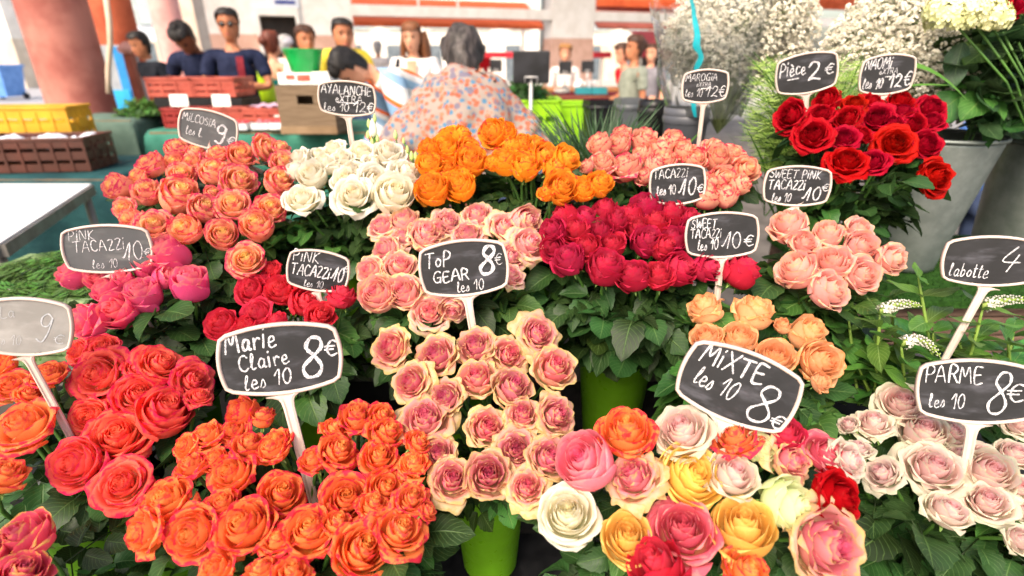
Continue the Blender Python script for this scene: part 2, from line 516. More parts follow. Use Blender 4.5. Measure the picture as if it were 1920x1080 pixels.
# ------------------------------------------------------------------ bunches of roses
# kind: petal colours + bloom shapes (openness, ruffle, height, petals, looseness, tightness)
KIND = {
 'coral':   (petal_mat("petal_coral", '#ffe490', '#faa08a', '#e03c6a', '#ffe0a4', p=1.4, e0=.82, blot=.55, light=.03), [(0.35,.015,1.59,34,.1,.55),(0.25,.01,1.70,32,.2,.7),(0.50,.02,1.48,36,.3,.45)]),
 'white':   (petal_mat("petal_white", '#fdeecb', '#faf3df', '#fdf8ea', '#eaf0c4', p=1.2, k=.95), [(0.70,.02,1.43,32,.3,.35),(0.55,.02,1.54,30,.4,.4),(0.85,.03,1.38,34,.3,.3)]),
 'amber':   (petal_mat("petal_amber", '#ffcc50', '#ffb030', '#f4603c', '#ffc848', e0=.95, blot=.5, light=.0), [(0.30,.01,1.64,32,.2,.65),(0.20,.01,1.75,30,.3,.75),(0.45,.015,1.54,34,.3,.5)]),
 'bicolor': (petal_mat("petal_bicolor", '#ffe6ba', '#fcc6a4', '#e8385e', '#dc2450', p=1.0, e0=.86, blot=.45, bv=.85, light=.02), [(0.30,.01,1.80,28,.4,.75),(0.45,.02,1.70,28,.6,.6),(0.20,.01,1.85,26,.2,.85)]),
 'red':     (petal_mat("petal_red", '#8a0010', '#b80618', '#a20316', '#b00818', e0=.9, trans=.3, light=.0), [(0.65,.03,1.38,40,.3,.3),(0.50,.025,1.48,36,.3,.45),(0.80,.04,1.27,42,.3,.25)]),
 'pinkbud': (petal_mat("petal_pink", '#fb8a94', '#f25a92', '#fa9490', '#f680a8', e0=.85, blot=.4, light=.0), [(0.25,.015,2.12,28,.2,.85),(0.40,.02,1.96,30,.3,.75),(0.15,.01,2.23,26,.1,.9)]),
 'hotpink': (petal_mat("petal_hotpink", '#f45a66', '#e62646', '#e01c42', '#ee5060', e0=.85, light=.03), [(0.40,.03,1.59,34,.4,.5),(0.30,.02,1.70,32,.3,.65)]),
 'blush':   (petal_mat("petal_blush", '#fa94aa', '#fccdb8', '#ecd498', '#f0e0ac', p=2.6, e0=.86, blot=.3), [(0.65,.05,1.43,38,.3,.35),(0.50,.045,1.54,36,.4,.45),(0.80,.06,1.33,38,.4,.3)]),
 'crimson': (petal_mat("petal_crimson", '#ec5474', '#cc0c3e', '#dc1c52', '#c40a38', p=.7, e0=.9, light=.02), [(0.40,.02,1.8,34,.4,.5),(0.35,.02,1.85,32,.4,.6),(0.30,.015,1.95,30,.3,.65)]),
 'shell':   (petal_mat("petal_shell", '#fcb8a6', '#fbb8ae', '#f2c498', '#fbb8a8', e0=.88), [(0.45,.03,1.70,34,.4,.5),(0.30,.02,1.80,32,.4,.7)]),
 'apricot': (petal_mat("petal_apricot", '#fdb878', '#fcc68a', '#f6ac64', '#fcd4a0', e0=.88), [(0.40,.03,1.70,32,.4,.55),(0.25,.02,1.85,30,.4,.7)]),
 'watermelon': (petal_mat("petal_watermelon", '#ff8468', '#fb705e', '#e62858', '#ffd890', p=1.0, e0=.86, blot=.35, light=.0), [(0.70,.035,1.38,40,.3,.3),(0.55,.03,1.48,38,.3,.4),(0.85,.035,1.27,42,.2,.25)]),
 'peach':   (petal_mat("petal_peach", '#ff9c5c', '#ffa05c', '#e03450', '#fcc870', e0=.86, blot=.4, light=.0), [(0.60,.03,1.48,34,.4,.4),(0.40,.02,1.59,32,.4,.5)]),
 'plum':    (petal_mat("petal_plum", '#d42060', '#f02c50', '#ecc060', '#e4b45c', p=.8, e0=.9, blot=.3), [(0.40,.02,1.70,28,.4,.6)]),
 'flame':   (petal_mat("petal_flame", '#ffbe66', '#fc8444', '#e62c4c', '#ffa848', p=.9, e0=.85, blot=.6, light=.02), [(0.60,.03,1.48,34,.5,.4),(0.45,.025,1.59,32,.5,.5),(0.75,.04,1.38,36,.5,.35)]),
 'vanilla': (petal_mat("petal_vanilla", '#f2588c', '#f9daa4', '#e4c67c', '#eedc98', p=3.6, e0=.86, blot=.3, k=.95), [(0.70,.08,1.33,40,.35,.3),(0.60,.07,1.43,38,.4,.38),(0.85,.09,1.27,40,.4,.28)]),
 'parma':   (petal_mat("petal_parma", '#f8c0c4', '#ece3c8', '#e4e6c6', '#dce4b8', p=2.6, e0=.88, blot=.2, k=.93), [(0.65,.04,1.43,38,.35,.35),(0.50,.035,1.54,34,.5,.45),(0.80,.05,1.33,40,.3,.3)]),
 'ivory':   (petal_mat("petal_ivory", '#fdf4c8', '#fbf4da', '#fcf8e4', '#e8eeb4', k=.95), [(0.50,.02,1.43,40,.1,.4)]),
 'yellow':  (petal_mat("petal_yellow", '#fbc64c', '#f8c63c', '#fbdc78', '#fbe284', e0=.85), [(0.40,.015,1.54,30,.3,.6),(0.30,.01,1.59,28,.4,.7)]),
 'lime':    (petal_mat("petal_lime", '#eef0c0', '#dfe8a8', '#e8ecb8', '#c8d884'), [(0.30,.03,1.59,30,.3,.7)]),
 'pinkyellow': (petal_mat("petal_pinkyellow", '#f0508c', '#f88aa0', '#f9b0b0', '#f6dc86', e0=.8), [(0.05,.01,1.70,26,.1,.9)]),
 'rubycup': (petal_mat("petal_rubycup", '#d81848', '#ee5a74', '#f89a94', '#f2c47a', p=3.0, e0=.9), [(0.50,.02,1.38,30,.3,.45)]),
}
LEAF_MID = leaf_mat('rose_leaf_mid', '#3c6428', '#4f7a34', '#86a45c', .42, .22, spec=.35)  # lighter copy of the leaf green, painted to make some foliage look lit
_bloom_cache = {}
def blooms(kind):
    if kind not in _bloom_cache:
        m, shp = KIND[kind]
        L = []
        reps = max(1, 9 // len(shp)) if len(shp) > 1 else 3
        for i, (o, ru, H, N, lo, ti) in enumerate(shp * reps):
            sd_ = sum(ord(c) for c in kind) * 7 + i * 31
            gg = random.Random(sd_)
            if i % 5 == 4: o, H, ti = o * .35, H * 1.16, min(.95, ti + .3)      # a tighter bud now and then
            L.append(rose_mesh("bloom", sd_, max(0, o * .88 + gg.uniform(-.12, .10)), ru, H * 1.08 * gg.uniform(.93, 1.10), N + gg.randint(-2, 3), m, lo, min(.95, max(.15, ti + gg.uniform(-.12, .14)))))
        _bloom_cache[kind] = L
    return _bloom_cache[kind]

ORD = ['first','second','third','fourth','fifth','sixth','seventh','eighth','ninth','tenth','eleventh','twelfth','thirteenth']
def row_names(n):
    if n == 1: return ['only row']
    if n == 2: return ['upper row', 'lower row']
    if n == 3: return ['top row', 'middle row', 'bottom row']
    return ['top row'] + [ORD[i] + ' row' for i in range(1, n - 1)] + ['bottom row']

BUNCH_C = {}
ALLROSES = 0
def bunch(kind, look, where, depth, data, tilt=35, roll=90, slope=.8, rows=None, rim=.22, stems=True, push=(0, .05), rimc=None, leafk=1.0, leaves=3, kinds=None, fan=1.0, group=None):
    """data: (x, y, diameter[, tilt, roll]) in photo pixels; depth of the bunch centre.  Every rose becomes a thing of its own."""
    global ALLROSES
    rng = random.Random(sum(map(ord, where)))
    xs = [q[0] for q in data]; ys = [q[1] for q in data]
    cx, cy = sum(xs) / len(xs), (min(ys) + max(ys)) / 2
    C0 = Pd(cx, cy, depth)
    mouth = rimc if rimc is not None else Vector((C0.x + push[0], C0.y + push[1], C0.z - rim))
    BUNCH_C[where] = (C0, mouth)
    # rows for the labels
    n = len(data)
    nr = rows or max(1, min(6, round(math.sqrt(n * .75))))
    order = sorted(range(n), key=lambda i: ys[i])
    lab = {}
    names = row_names(nr)
    for r_ in range(nr):
        mem = order[r_ * n // nr:(r_ + 1) * n // nr]
        mem.sort(key=lambda i: xs[i])
        for k, i in enumerate(mem):
            if len(mem) == 1: pos = 'alone in'
            elif k == 0: pos = 'leftmost in'
            elif k == len(mem) - 1: pos = 'rightmost in'
            elif k == len(mem) - 2 and k > 2: pos = 'second from right in'
            else: pos = ORD[k] + ' from left in'
            lab[i] = (pos, names[r_])
    gname = group or ('roses of the ' + where)
    sp = max(60, max(max(xs) - min(xs), max(ys) - min(ys)) / 2)
    for i, q in enumerate(data):
        x, y, d = q[:3]
        offx, offy = (x - cx) / sp, (cy - y) / sp
        tl = q[3] if len(q) > 3 and q[3] is not None else tilt + 10 + rng.uniform(-16, 16)
        if len(q) > 4 and q[4] is not None: rl = q[4]
        else: rl = roll - 42 * fan * offx + rng.uniform(-38, 38)
        kd = kind if not kinds else kinds[i][0]
        if tl < 34: tl += rng.uniform(4, 20)
        lk = look if not kinds else kinds[i][1]
        z = depth * (1 + slope * (cy - y) / FPX)
        c = Pd(x, y, z)
        tc = (CAM - c).normalized()
        rr = tc.cross(Vector((0, 0, 1))).normalized() * -1
        uu = rr.cross(tc) * -1
        if uu.z < 0: uu = -uu
        if rr.x < 0: rr = -rr
        ax = tc * math.cos(R(tl)) + (rr * math.cos(R(rl)) + uu * math.sin(R(rl))) * math.sin(R(tl))
        ax.normalize()
        rad = d * z / FPX / 2 * (1.1 if kd == 'crimson' else 1.0) * rng.uniform(.97, 1.09) / (.5 + .5 * ray(x, y).length)
        me, H = rng.choice(blooms(kd))
        quat = ax.to_track_quat('Z', 'Y') @ Quaternion((0, 0, 1), rng.uniform(0, 6.28))
        # the pixel names the middle of what shows: between the heart of the bloom and its waist
        basep = c - ax * (H * rad * (.78 if tl < 30 else .55))
        root = mouth + Vector((rng.uniform(-.03, .03), rng.uniform(-.03, .03), -.16))
        pos, rown = lab[i]
        side = 'seen from the side' if tl > 58 else ''
        label = f"{lk} rose, {pos} the {rown} of the {where}"
        t = thing("rose", root, label, "rose", gname)
        b = bpy.data.objects.new("bloom", me); link(b); b.parent = t
        b.location = basep - root; b.rotation_mode = 'QUATERNION'; b.rotation_quaternion = quat; b.scale = (rad * rng.uniform(.95, 1.06), rad * rng.uniform(.95, 1.06), rad * rng.uniform(.9, 1.18))
        k = bpy.data.objects.new("calyx", CALYX_ME); link(k); k.parent = t
        k.location = basep - root; k.rotation_mode = 'QUATERNION'; k.rotation_quaternion = quat; kr = min(rad, .026) * .9; k.scale = (kr, kr, kr)
        # stem
        end = basep - ax * kr * .1
        L = (end - root).length
        path = bez(root, root + Vector((0, 0, L * .45)) + (end - root) * .1, end - ax * min(.09, L * .4), end, 12)
        sb = MB(); sb.tube([p - root for p in path], [.0032] * 11 + [.0026], 6)
        sb.build("stem", STEM, t)
        # foliage
        fb = MB()
        outw = Vector((c.x - C0.x, c.y - C0.y, 0))
        outw = outw.normalized() if outw.length > .01 else Vector((0, -1, 0))
        for j in range(leaves + 2):
            s = (.46, .60, .74, .80, .52, .40, .66)[j % 7] + rng.uniform(-.05, .05)
            p = path[int(s * 11)] - root
            a = rng.uniform(-1.5, 1.5)
            dv = Vector((outw.x * math.cos(a) - outw.y * math.sin(a), outw.x * math.sin(a) + outw.y * math.cos(a), rng.uniform(-.15, .6)))
            add_leaf(fb, p, dv, rng, leafk * rng.uniform(.85, 1.2))
        if fb.f: fb.build("foliage", LEAF_MID if rng.random() < .2 else LEAF, t)
        ALLROSES += 1

W = {  # bunch phrases
 'A': 'coral bunch', 'B': 'white bunch', 'C1': 'left amber bunch', 'C2': 'right amber bunch', 'D': 'cream-and-pink bunch', 'E': 'velvet red bunch',
 'F': 'loose rosy bunch', 'G': 'hot pink bunch', 'H': 'blush bunch', 'I': 'crimson bunch', 'J': 'shell pink bunch', 'K': 'apricot bunch', 'L': 'watermelon bunch',
 'M': 'left-edge peach bunch', 'N': 'plum corner bunch', 'O': 'flame orange bunch', 'P': 'pink-hearted cream bunch', 'Q': 'mixed bunch', 'R': 'parma bunch', 'T': 'high red bunch'}

bunch('coral', 'peachy coral', W['A'], 1.12, [
 (333,281,44,60),(367,285,36,70),(282,310,58,65,130),(325,302,34),(359,302,42),(408,290,36),(451,292,50,35),(499,276,54,48),(527,277,34,60,60),
 (531,305,52),(400,322,50,55),(338,329,48),(258,331,44),(219,350,52,60,150),(276,362,56,48),(336,364,66,45),(447,341,68,38),(522,341,54,40),
 (398,362,30),(382,392,58,28),(437,385,60,35),(507,388,58,20),(232,390,44),(247,411,46),(289,424,62,28),(346,429,58,25),(416,437,58,12),(483,424,60,25,110),(460,481,63,10)], tilt=42)
bunch('white', 'creamy white', W['B'], 1.16, [
 (627,280,50,60),(560,297,46,68,140),(598,290,42),(678,284,46),(728,290,60,52),(613,309,44),(645,299,40),(702,305,44),
 (585,330,56,42),(660,318,44),(702,335,58,35),(760,329,60,58,60),(648,336,54,40),(566,372,70,32),(663,368,78,20),(738,368,68,35),(556,318,40)], tilt=48)
bunch('amber', 'amber orange', W['C1'], 1.16, [
 (845,252,38),(866,254,34,70),(807,281,40),(837,277,48,35),(880,277,42),(805,309,50,48),(882,303,56,30),(839,311,44,25),(811,356,58,25,110),(861,348,56,42),
 (900,298,38,65,60),(829,338,36),(870,328,38)], tilt=42)
bunch('amber', 'amber orange', W['C2'], 1.14, [
 (928,252,56,45),(952,252,36),(981,271,46),(1004,273,40,50,60),(947,302,52,48),(985,312,52,52),(1024,292,50,30),(1062,298,54,55,40),(1042,314,50),
 (1052,352,62,28,60),(1093,352,50,30),(1123,346,50,48,60),(1026,360,38),(958,276,36),(924,304,34,60,140)], tilt=42)
bunch('bicolor', 'two-tone', W['D'], 1.16, [
 (1166,253,38,58),(1125,271,44,62,120),(1161,270,48,52),(1209,262,48,58),(1260,267,44,58),(1129,303,50,52),(1172,311,58,58),(1099,311,26,60,150),
 (1239,283,44),(1204,287,44,62),(1281,287,46,55),(1245,301,46),(1301,301,48,45),(1339,276,44),(1346,297,54,40),(1374,290,46,50,60),
 (1399,318,50,38,40),(1354,335,56,45),(1326,347,50),(1387,346,44),(1324,368,50,68),(1361,365,42),(1209,329,34,60),(1226,313,38)], tilt=52)
bunch('red', 'velvet red', W['E'], 1.15, [
 (1482,218,66,28),(1549,190,52,52),(1539,212,50,30),(1601,197,46,52),(1637,191,50),(1687,193,50),(1587,222,54,28),(1645,220,60,35),
 (1522,254,66,25),(1582,258,58,30),(1616,252,42,55),(1690,212,46),(1744,204,56,50,60),(1712,233,50),(1745,229,50),(1680,267,72,15),(1737,270,56,30),
 (1587,305,70,28),(1635,303,58,28),(1672,230,40),(1752,333,72,50,20)], tilt=38, rim=.24, leaves=4)
bunch('pinkbud', 'rosy pink', W['F'], 1.0, [
 (135,512,58,75,130),(186,520,52,40),(198,544,48),(320,480,62,70,125),(357,532,68,58,90),(275,495,52),(310,520,44,58),(267,552,68,55,110),
 (220,582,70,42,140),(159,601,70,74,165),(277,462,34),(232,524,40)], tilt=45, leafk=1.2)
bunch('hotpink', 'hot pink', W['G'], 1.02, [
 (508,506,38,55),(470,544,56,35,120),(493,522,30,58),(527,544,56,38),(572,565,58,42),(482,589,58,32),(415,608,60,38,130),(600,592,52,22),(518,602,40),
 (640,556,54,75,80),(460,613,40),(557,541,32)], tilt=42, leafk=1.2)
bunch('blush', 'pale pink', W['H'], 1.04, [
 (715,422,54,52,120),(759,418,54,52),(840,418,56,38),(896,404,62,50),(797,444,60,30),(877,437,56,38),(946,427,56,40),(980,415,54,42),(992,456,66,25),
 (727,471,56,33),(694,507,54,25,150),(749,502,60,20),(961,480,62,35),(708,553,64,18),(759,550,66,20),(804,581,68,10),(852,572,58,35,250),(957,514,50,50),
 (756,446,46),(819,432,44),(835,495,56),(885,525,54),(915,495,54)], tilt=35, leafk=1.15)
bunch('crimson', 'crimson pink', W['I'], 1.06, [
 (1057,408,46,62),(1096,412,40,62),(1137,400,42),(1156,416,42,45),(1037,433,40,40),(1080,431,46,50),(1124,433,42,40),(1183,408,40,66),(1213,394,54,50),
 (1257,403,42,58),(1197,427,50,40),(1229,420,42),(1032,464,44,20,150),(1066,486,50,52,120),(1101,463,46,45),(1147,459,46,48),(1137,499,60,48),(1213,454,50,40),
 (1261,451,50,48),(1186,516,54,48),(1234,516,54,48),(1275,504,58,55),(1243,465,38),(1290,412,36),(1288,436,38),(1390,507,56,80,60),(1325,502,48,60)], tilt=40, rim=.27, leaves=4, leafk=1.15)
bunch('shell', 'shell pink', W['J'], 1.03, [
 (1478,423,66,58),(1508,456,56,42,60),(1553,441,56,55),(1612,430,54,52,50),(1616,462,66,45,40),(1671,485,60,58,20),(1493,503,70,52),(1560,493,64,40),
 (1619,514,70,45,30),(1556,543,74,55,30)], tilt=48, leaves=5, leafk=1.2, slope=.7)
bunch('apricot', 'apricot', W['K'], .93, [
 (1321,578,62,66),(1412,586,72,68,75),(1386,634,62,45),(1323,634,58,45,120),(1512,626,66,56,50),(1453,667,68,35),(1538,678,78,40,30),(1541,716,40,60),(1467,612,28,50)], tilt=48, leaves=5, leafk=1.2)
bunch('watermelon', 'watermelon', W['L'], .84, [
 (193,652,60,38),(147,660,52,60),(187,704,106,38),(303,679,86,28),(363,712,78,20),(260,735,90,15),(163,779,72,20),(307,775,94,15),(217,812,118,10),
 (140,869,106,20,150),(223,905,112,6),(254,690,46,50),(373,745,46,50)], tilt=25, slope=.7, leaves=4)
bunch('peach', 'soft peach', W['M'], .80, [
 (5,685,56),(20,722,70,40),(90,699,70,56),(42,797,118,52),(8,892,78,50,60),(54,738,46,50)], tilt=40, leaves=4)
bunch('plum', 'plum pink', W['N'], .66, [(40,1007,118,52,110),(40,1078,98,40),(-30,1050,90,50)], tilt=45, leaves=4)
bunch('flame', 'flame orange', W['O'], .74, [
 (456,774,58,58),(493,781,40,66),(388,816,62,52),(346,836,54),(359,875,64,56),(437,807,56),(466,833,58,48),(433,888,82,38,130),(313,940,88,30),(417,946,70,33),
 (511,842,62),(265,998,100,62,160),(359,1001,104,35,160),(459,991,102,20),(404,862,48,50),(404,1069,70),(489,1069,72),(669,784,68,43),(626,803,44,58),(717,777,48),
 (724,813,62,33),(633,845,66,33),(711,855,62,25),(776,871,54,48),(519,829,56),(588,862,54),(529,920,84,20),(649,930,100,10),(727,907,66,15),(772,936,62,25),
 (581,991,102,20),(682,1024,104,20,40),(750,991,100,20,50),(803,956,40,60,20),(784,829,48,50),(700,947,56,45),(632,980,56,50),(519,1011,58),(545,1077,66)], tilt=36, slope=.72, rows=6, leaves=3)
bunch('vanilla', 'frilled cream', W['P'], .84, [
 (732,652,68,38,150),(817,665,78,25),(891,648,72,38),(957,662,74,20),(1010,624,78,34),(1038,691,76,20),(771,716,68,25),(894,709,74,25),(834,744,68,20),
 (961,726,78,25),(796,786,98,24),(915,797,76,10),(979,776,62,25),(1042,779,74,34),(820,846,64,15),(968,839,80,6),(1031,856,74,25),(848,895,80,12),(915,888,80,8),(989,909,74,12)],
 tilt=25, slope=.75, rows=5, rimc=Vector((-.045, .79, .745)), leaves=-1, leafk=.85)
MIX = [('flame','orange'),('parma','cream'),('pinkyellow','pink-yellow'),('vanilla','cream frilled'),('yellow','large yellow'),('parma','cream'),('ivory','ivory white'),
 ('yellow','golden yellow'),('rubycup','pink-rimmed crimson'),('yellow','golden yellow'),('crimson','crimson'),('flame','orange'),('lime','pale green'),('red','bright red'),
 ('rubycup','orange-red'),('parma','pale cream'),('vanilla','pinkish cream'),('hotpink','salmon pink'),('lime','green-white'),('flame','orange'),('vanilla','largest cream-pink')]
bunch('yellow', '', W['Q'], .70, [
 (1174,813,98,40),(1281,810,98,35),(1095,865,100,34),(1189,896,104,20),(1296,892,112,36,50),(1373,892,92,25),(1064,957,116,14),(1177,999,98,16),(1281,993,122,14),
 (1394,993,112,22),(1235,1067,92,40),(1397,1072,92,40),(1471,945,104,62,20),(1568,930,100,58,20),(1549,850,94,50),(1592,862,78,60,30),(1482,864,82,50,30),(1471,811,70,45),
 (1426,839,60),(1379,822,80,58),(1552,1019,150,42,20)], tilt=30, slope=.6, kinds=MIX, rows=5, leaves=4)
bunch('parma', 'pale cream', W['R'], .82, [
 (1693,758,88,34),(1637,797,72,48),(1591,797,38),(1609,843,50,58),(1732,811,92,20),(1781,811,66),(1654,888,72,40),(1749,878,110,34),(1848,888,88,16),(1848,853,60),
 (1799,853,42,50),(1901,853,68),(1777,959,76,30),(1851,941,96,20),(1911,913,62),(1908,797,58),(1912,1012,58),(1915,957,48)], tilt=34, leaves=5, leafk=1.2)
bunch('red', 'dark red', W['T'], 1.35, [(1905,8,60,40),(1873,2,50,50),(1935,-10,60,40)], tilt=45, leaves=5, leafk=1.6, rim=.35)
print("ROSES", ALLROSES)
# ------------------------------------------------------------------ slate price tags
TAGWHITE = mat("tag_plastic", '#cbbdb2', '#bcaca0', 14, .4, .45, bump=.08)
def slate_mat(name, a, b, smear):
    t = NT(name)
    f = t.noise(14, 6, .62); g_ = t.noise(38, 4, .6, sc=(.35, 1, 1))
    col = t.mix(t.smooth(f, .42, .72), hexc(a), hexc(b))
    col = t.mix(t.smooth(g_, .50, .78, 0, .6), col, hexc(smear))
    return t.done(t.princ(col, t.smooth(f, .3, .7, .34, .58), .45, bump=g_, bump_d=.001, bump_s=.2))
SLATE = slate_mat("slate_black", '#141417', '#202024', '#585860')
SLATE_G = slate_mat("slate_worn", '#46484a', '#525456', '#767876')
SLATE_GLARE = slate_mat("slate_glare", '#7c7a76', '#8e8c88', '#a8a6a2')  # glare on black slate, painted as a pale grey
CHALK = mat("chalk", '#dcdcdc', '#8e8e94', 420, .9, .1, bump=.4, detail=2)
CHALK_D = mat("chalk_faint", '#8e9298', '#a4a8ac', 300, .9, .1)
GHOST = mat("chalk_ghost", '#b4b6b8', '#9a9ea2', 300, .9, .1)

# single-stroke handwriting: every glyph = width + strokes of (x, y), y 0 base .. 1 cap height
G = {
 'A': (.75, [[(0,0),(.36,1),(.72,0)],[(.14,.36),(.6,.38)]]), 'C': (.62, [[(.6,.84),(.42,1),(.16,.9),(.02,.5),(.14,.1),(.4,0),(.62,.14)]]),
 'D': (.66, [[(.04,0),(.06,1),(.4,.92),(.62,.56),(.48,.12),(.02,0)]]), 'E': (.56, [[(.54,.98),(.04,.96),(.06,0),(.56,.04)],[(.06,.5),(.44,.54)]]),
 'G': (.7, [[(.62,.86),(.4,1),(.12,.82),(.02,.4),(.2,.04),(.52,.06),(.62,.42),(.36,.42)],[(.62,.42),(.6,-.04)]]), 'H': (.66, [[(.04,0),(.06,1)],[(.6,1),(.6,0)],[(.06,.5),(.6,.54)]]),
 'I': (.16, [[(.08,0),(.1,1)]]), 'i': (.2, [[(.08,0),(.1,.66)],[(.1,.92),(.14,1.0)]]), 'K': (.62, [[(.06,0),(.08,1)],[(.58,1),(.1,.46),(.62,0)]]),
 'L': (.5, [[(.06,1),(.04,.02),(.52,.04)]]), 'M': (.86, [[(0,0),(.14,1),(.4,.4),(.68,1),(.84,0)]]), 'N': (.68, [[(.02,0),(.06,1),(.58,.04),(.64,1)]]),
 'O': (.72, [[(.36,1),(.08,.8),(.02,.4),(.22,.02),(.52,.08),(.7,.5),(.58,.92),(.34,1)]]), 'P': (.6, [[(.06,0),(.08,1),(.46,.96),(.58,.72),(.4,.5),(.08,.46)]]),
 'R': (.66, [[(.06,0),(.08,1),(.46,.96),(.56,.74),(.38,.52),(.08,.5)],[(.3,.5),(.64,0)]]), 'S': (.56, [[(.54,.86),(.3,1),(.06,.82),(.2,.56),(.5,.4),(.5,.12),(.24,0),(.0,.14)]]),
 'T': (.7, [[(0,.96),(.7,1)],[(.36,.98),(.32,0)]]), 'V': (.66, [[(0,1),(.3,0),(.66,1)]]), 'W': (.9, [[(0,1),(.2,0),(.44,.7),(.64,0),(.9,1)]]), 'X': (.66, [[(.02,1),(.62,0)],[(.62,1),(0,0)]]),
 'Y': (.6, [[(0,1),(.3,.5)],[(.6,1),(.2,0)]]), 'Z': (.56, [[(.02,.92),(.3,1),(.5,.8),(.06,.02),(.56,.06)]]), 'z': (.46, [[(.02,.8),(.24,.96),(.4,.74),(.04,.04),(.46,.06)]]),
 '0': (.58, [[(.3,1),(.06,.74),(.02,.34),(.2,0),(.44,.1),(.56,.54),(.46,.92),(.28,1)]]), '1': (.4, [[(0,.62),(.36,1),(.26,0)]]), '1s': (.6, [[(0,.18),(.14,.22),(.56,1),(.42,0)]]),
 '2': (.62, [[(.04,.76),(.22,1),(.5,.88),(.46,.54),(.04,.06),(.24,.12),(.62,.02)]]), '4': (.74, [[(.44,1),(.02,.36),(.74,.34)],[(.6,.66),(.34,-.1)]]),
 '8': (.62, [[(.36,.54),(.1,.74),(.22,.98),(.48,.96),(.54,.74),(.3,.5),(.04,.24),(.16,0),(.46,.02),(.58,.24),(.4,.48),(.16,.66)]]),
 '9': (.56, [[(.52,.86),(.28,1),(.06,.82),(.14,.56),(.4,.56),(.52,.86),(.46,.3),(.28,-.06),(.02,.04)]]),
 'e1': (.62, [[(.6,.9),(.38,1),(.16,.72),(.14,.28),(.34,0),(.62,.12)],[(0,.62),(.5,.64)],[(0,.42),(.44,.42)]]),
 'a': (.52, [[(.42,.5),(.2,.58),(.04,.3),(.16,.02),(.4,.2),(.42,.54),(.44,.06),(.56,.06)]]), 'b': (.46, [[(.08,1),(.06,.04),(.3,.02),(.42,.3),(.26,.5),(.08,.36)]]),
 'c': (.44, [[(.4,.5),(.18,.56),(.04,.28),(.16,.02),(.44,.1)]]), 'e': (.46, [[(.02,.26),(.36,.34),(.3,.56),(.1,.5),(.04,.18),(.2,0),(.48,.1)]]),
 'è': (.46, [[(.02,.26),(.36,.34),(.3,.56),(.1,.5),(.04,.18),(.2,0),(.48,.1)],[(.1,.84),(.3,.7)]]), 'l': (.3, [[(0,.2),(.2,.8),(.12,1),(.04,.7),(.08,.06),(.3,.08)]]),
 'o': (.46, [[(.22,.54),(.04,.34),(.12,.04),(.34,.08),(.42,.36),(.22,.54)]]), 'p': (.48, [[(.06,.54),(.04,-.36)],[(.06,.4),(.28,.56),(.44,.32),(.26,.04),(.06,.1)]]), 'r': (.4, [[(.04,.54),(.08,0)],[(.08,.36),(.24,.54),(.4,.48)]]),
 's': (.36, [[(0,.06),(.22,.54),(.34,.16),(.16,0)]]), 't': (.34, [[(.16,.9),(.12,.04),(.34,.06)],[(0,.6),(.34,.64)]]), 'u': (.5, [[(.02,.5),(.06,.06),(.28,.1),(.38,.5),(.4,.04),(.52,.06)]]),
 '-': (.5, [[(0,.4),(.5,.44)]]), '.': (.14, [[(.05,.0),(.08,.05)]]), ' ': (.34, []),
}
def smooth_path(p, k=5):
    if len(p) < 3: return [Vector((a[0], a[1])) for a in p]
    P = [Vector((a[0], a[1])) for a in p]; o = []
    for i in range(len(P) - 1):
        p0 = P[max(0, i - 1)]; p1 = P[i]; p2 = P[i + 1]; p3 = P[min(len(P) - 1, i + 2)]
        sharp = 0
        for j in range(k):
            t = j / k
            o.append(.5 * ((2 * p1) + (p2 - p0) * t + (2 * p0 - 5 * p1 + 4 * p2 - p3) * t * t + (-p0 + 3 * p1 - 3 * p2 + p3) * t ** 3))
    o.append(P[-1]); return o

def split_glyphs(s):
    o = []; i = 0
    while i < len(s):
        if s[i] == '€': o.append('e1')
        elif s[i] == '/': o.append('1s')
        else: o.append(s[i])
        i += 1
    return o

def write(b, s, x, y, h, rng, ang=0.0, slant=.08, bold=.085, z=.0, wid=1.0):
    """chalk strokes: flat ribbons with round ends lying on the slate"""
    ca, sa = math.cos(R(ang)), math.sin(R(ang))
    cx = 0
    for gch in split_glyphs(s):
        w, strokes = G[gch]
        jy = rng.uniform(-.04, .04); sc_ = rng.uniform(.94, 1.06); ja = rng.uniform(-.06, .06)
        for st in strokes:
            pts = []
            for p in smooth_path(st):
                px_ = (cx + p.x * sc_ * wid + (p.y) * (slant + ja)) * h; py_ = (p.y * sc_ + jy) * h
                pts.append(Vector((x + px_ * ca - py_ * sa, y + px_ * sa + py_ * ca, 0)))
            ribbon(b, pts, bold * h * .40 * rng.uniform(.75, 1.2), rng, z)
        cx += (w + .17) * wid
    return cx * h
def ribbon(b, pts, hw, rng, z):
    n = len(pts); vs = []; fs = []
    ph = rng.uniform(0, 6)
    ds = []
    for i in range(n):
        d = pts[min(n - 1, i + 1)] - pts[max(0, i - 1)]
        ds.append(d.normalized() if d.length > 1e-9 else Vector((1, 0, 0)))
    for i, p in enumerate(pts):
        nn = Vector((-ds[i].y, ds[i].x, 0)); w = hw * (1 + .22 * math.sin(ph + i * .9)) 
        zz = z + i * 1e-6
        vs += [p + nn * w + Vector((0, 0, zz)), p - nn * w + Vector((0, 0, zz))]
    for i in range(n - 1): fs.append((2 * i, 2 * i + 1, 2 * i + 3, 2 * i + 2))
    for e, sgn in ((0, -1), (n - 1, 1)):
        c0 = len(vs); d = ds[e] * sgn; nn = Vector((-d.y, d.x, 0))
        vs.append(pts[e] + Vector((0, 0, z)))
        for k in range(6):
            a = -math.pi / 2 + math.pi * k / 5
            vs.append(pts[e] + (d * math.cos(a) + nn * math.sin(a)) * hw + Vector((0, 0, z)))
        for k in range(5): fs.append((c0, c0 + 1 + k, c0 + 2 + k))
    b.add(vs, fs, smooth=False)

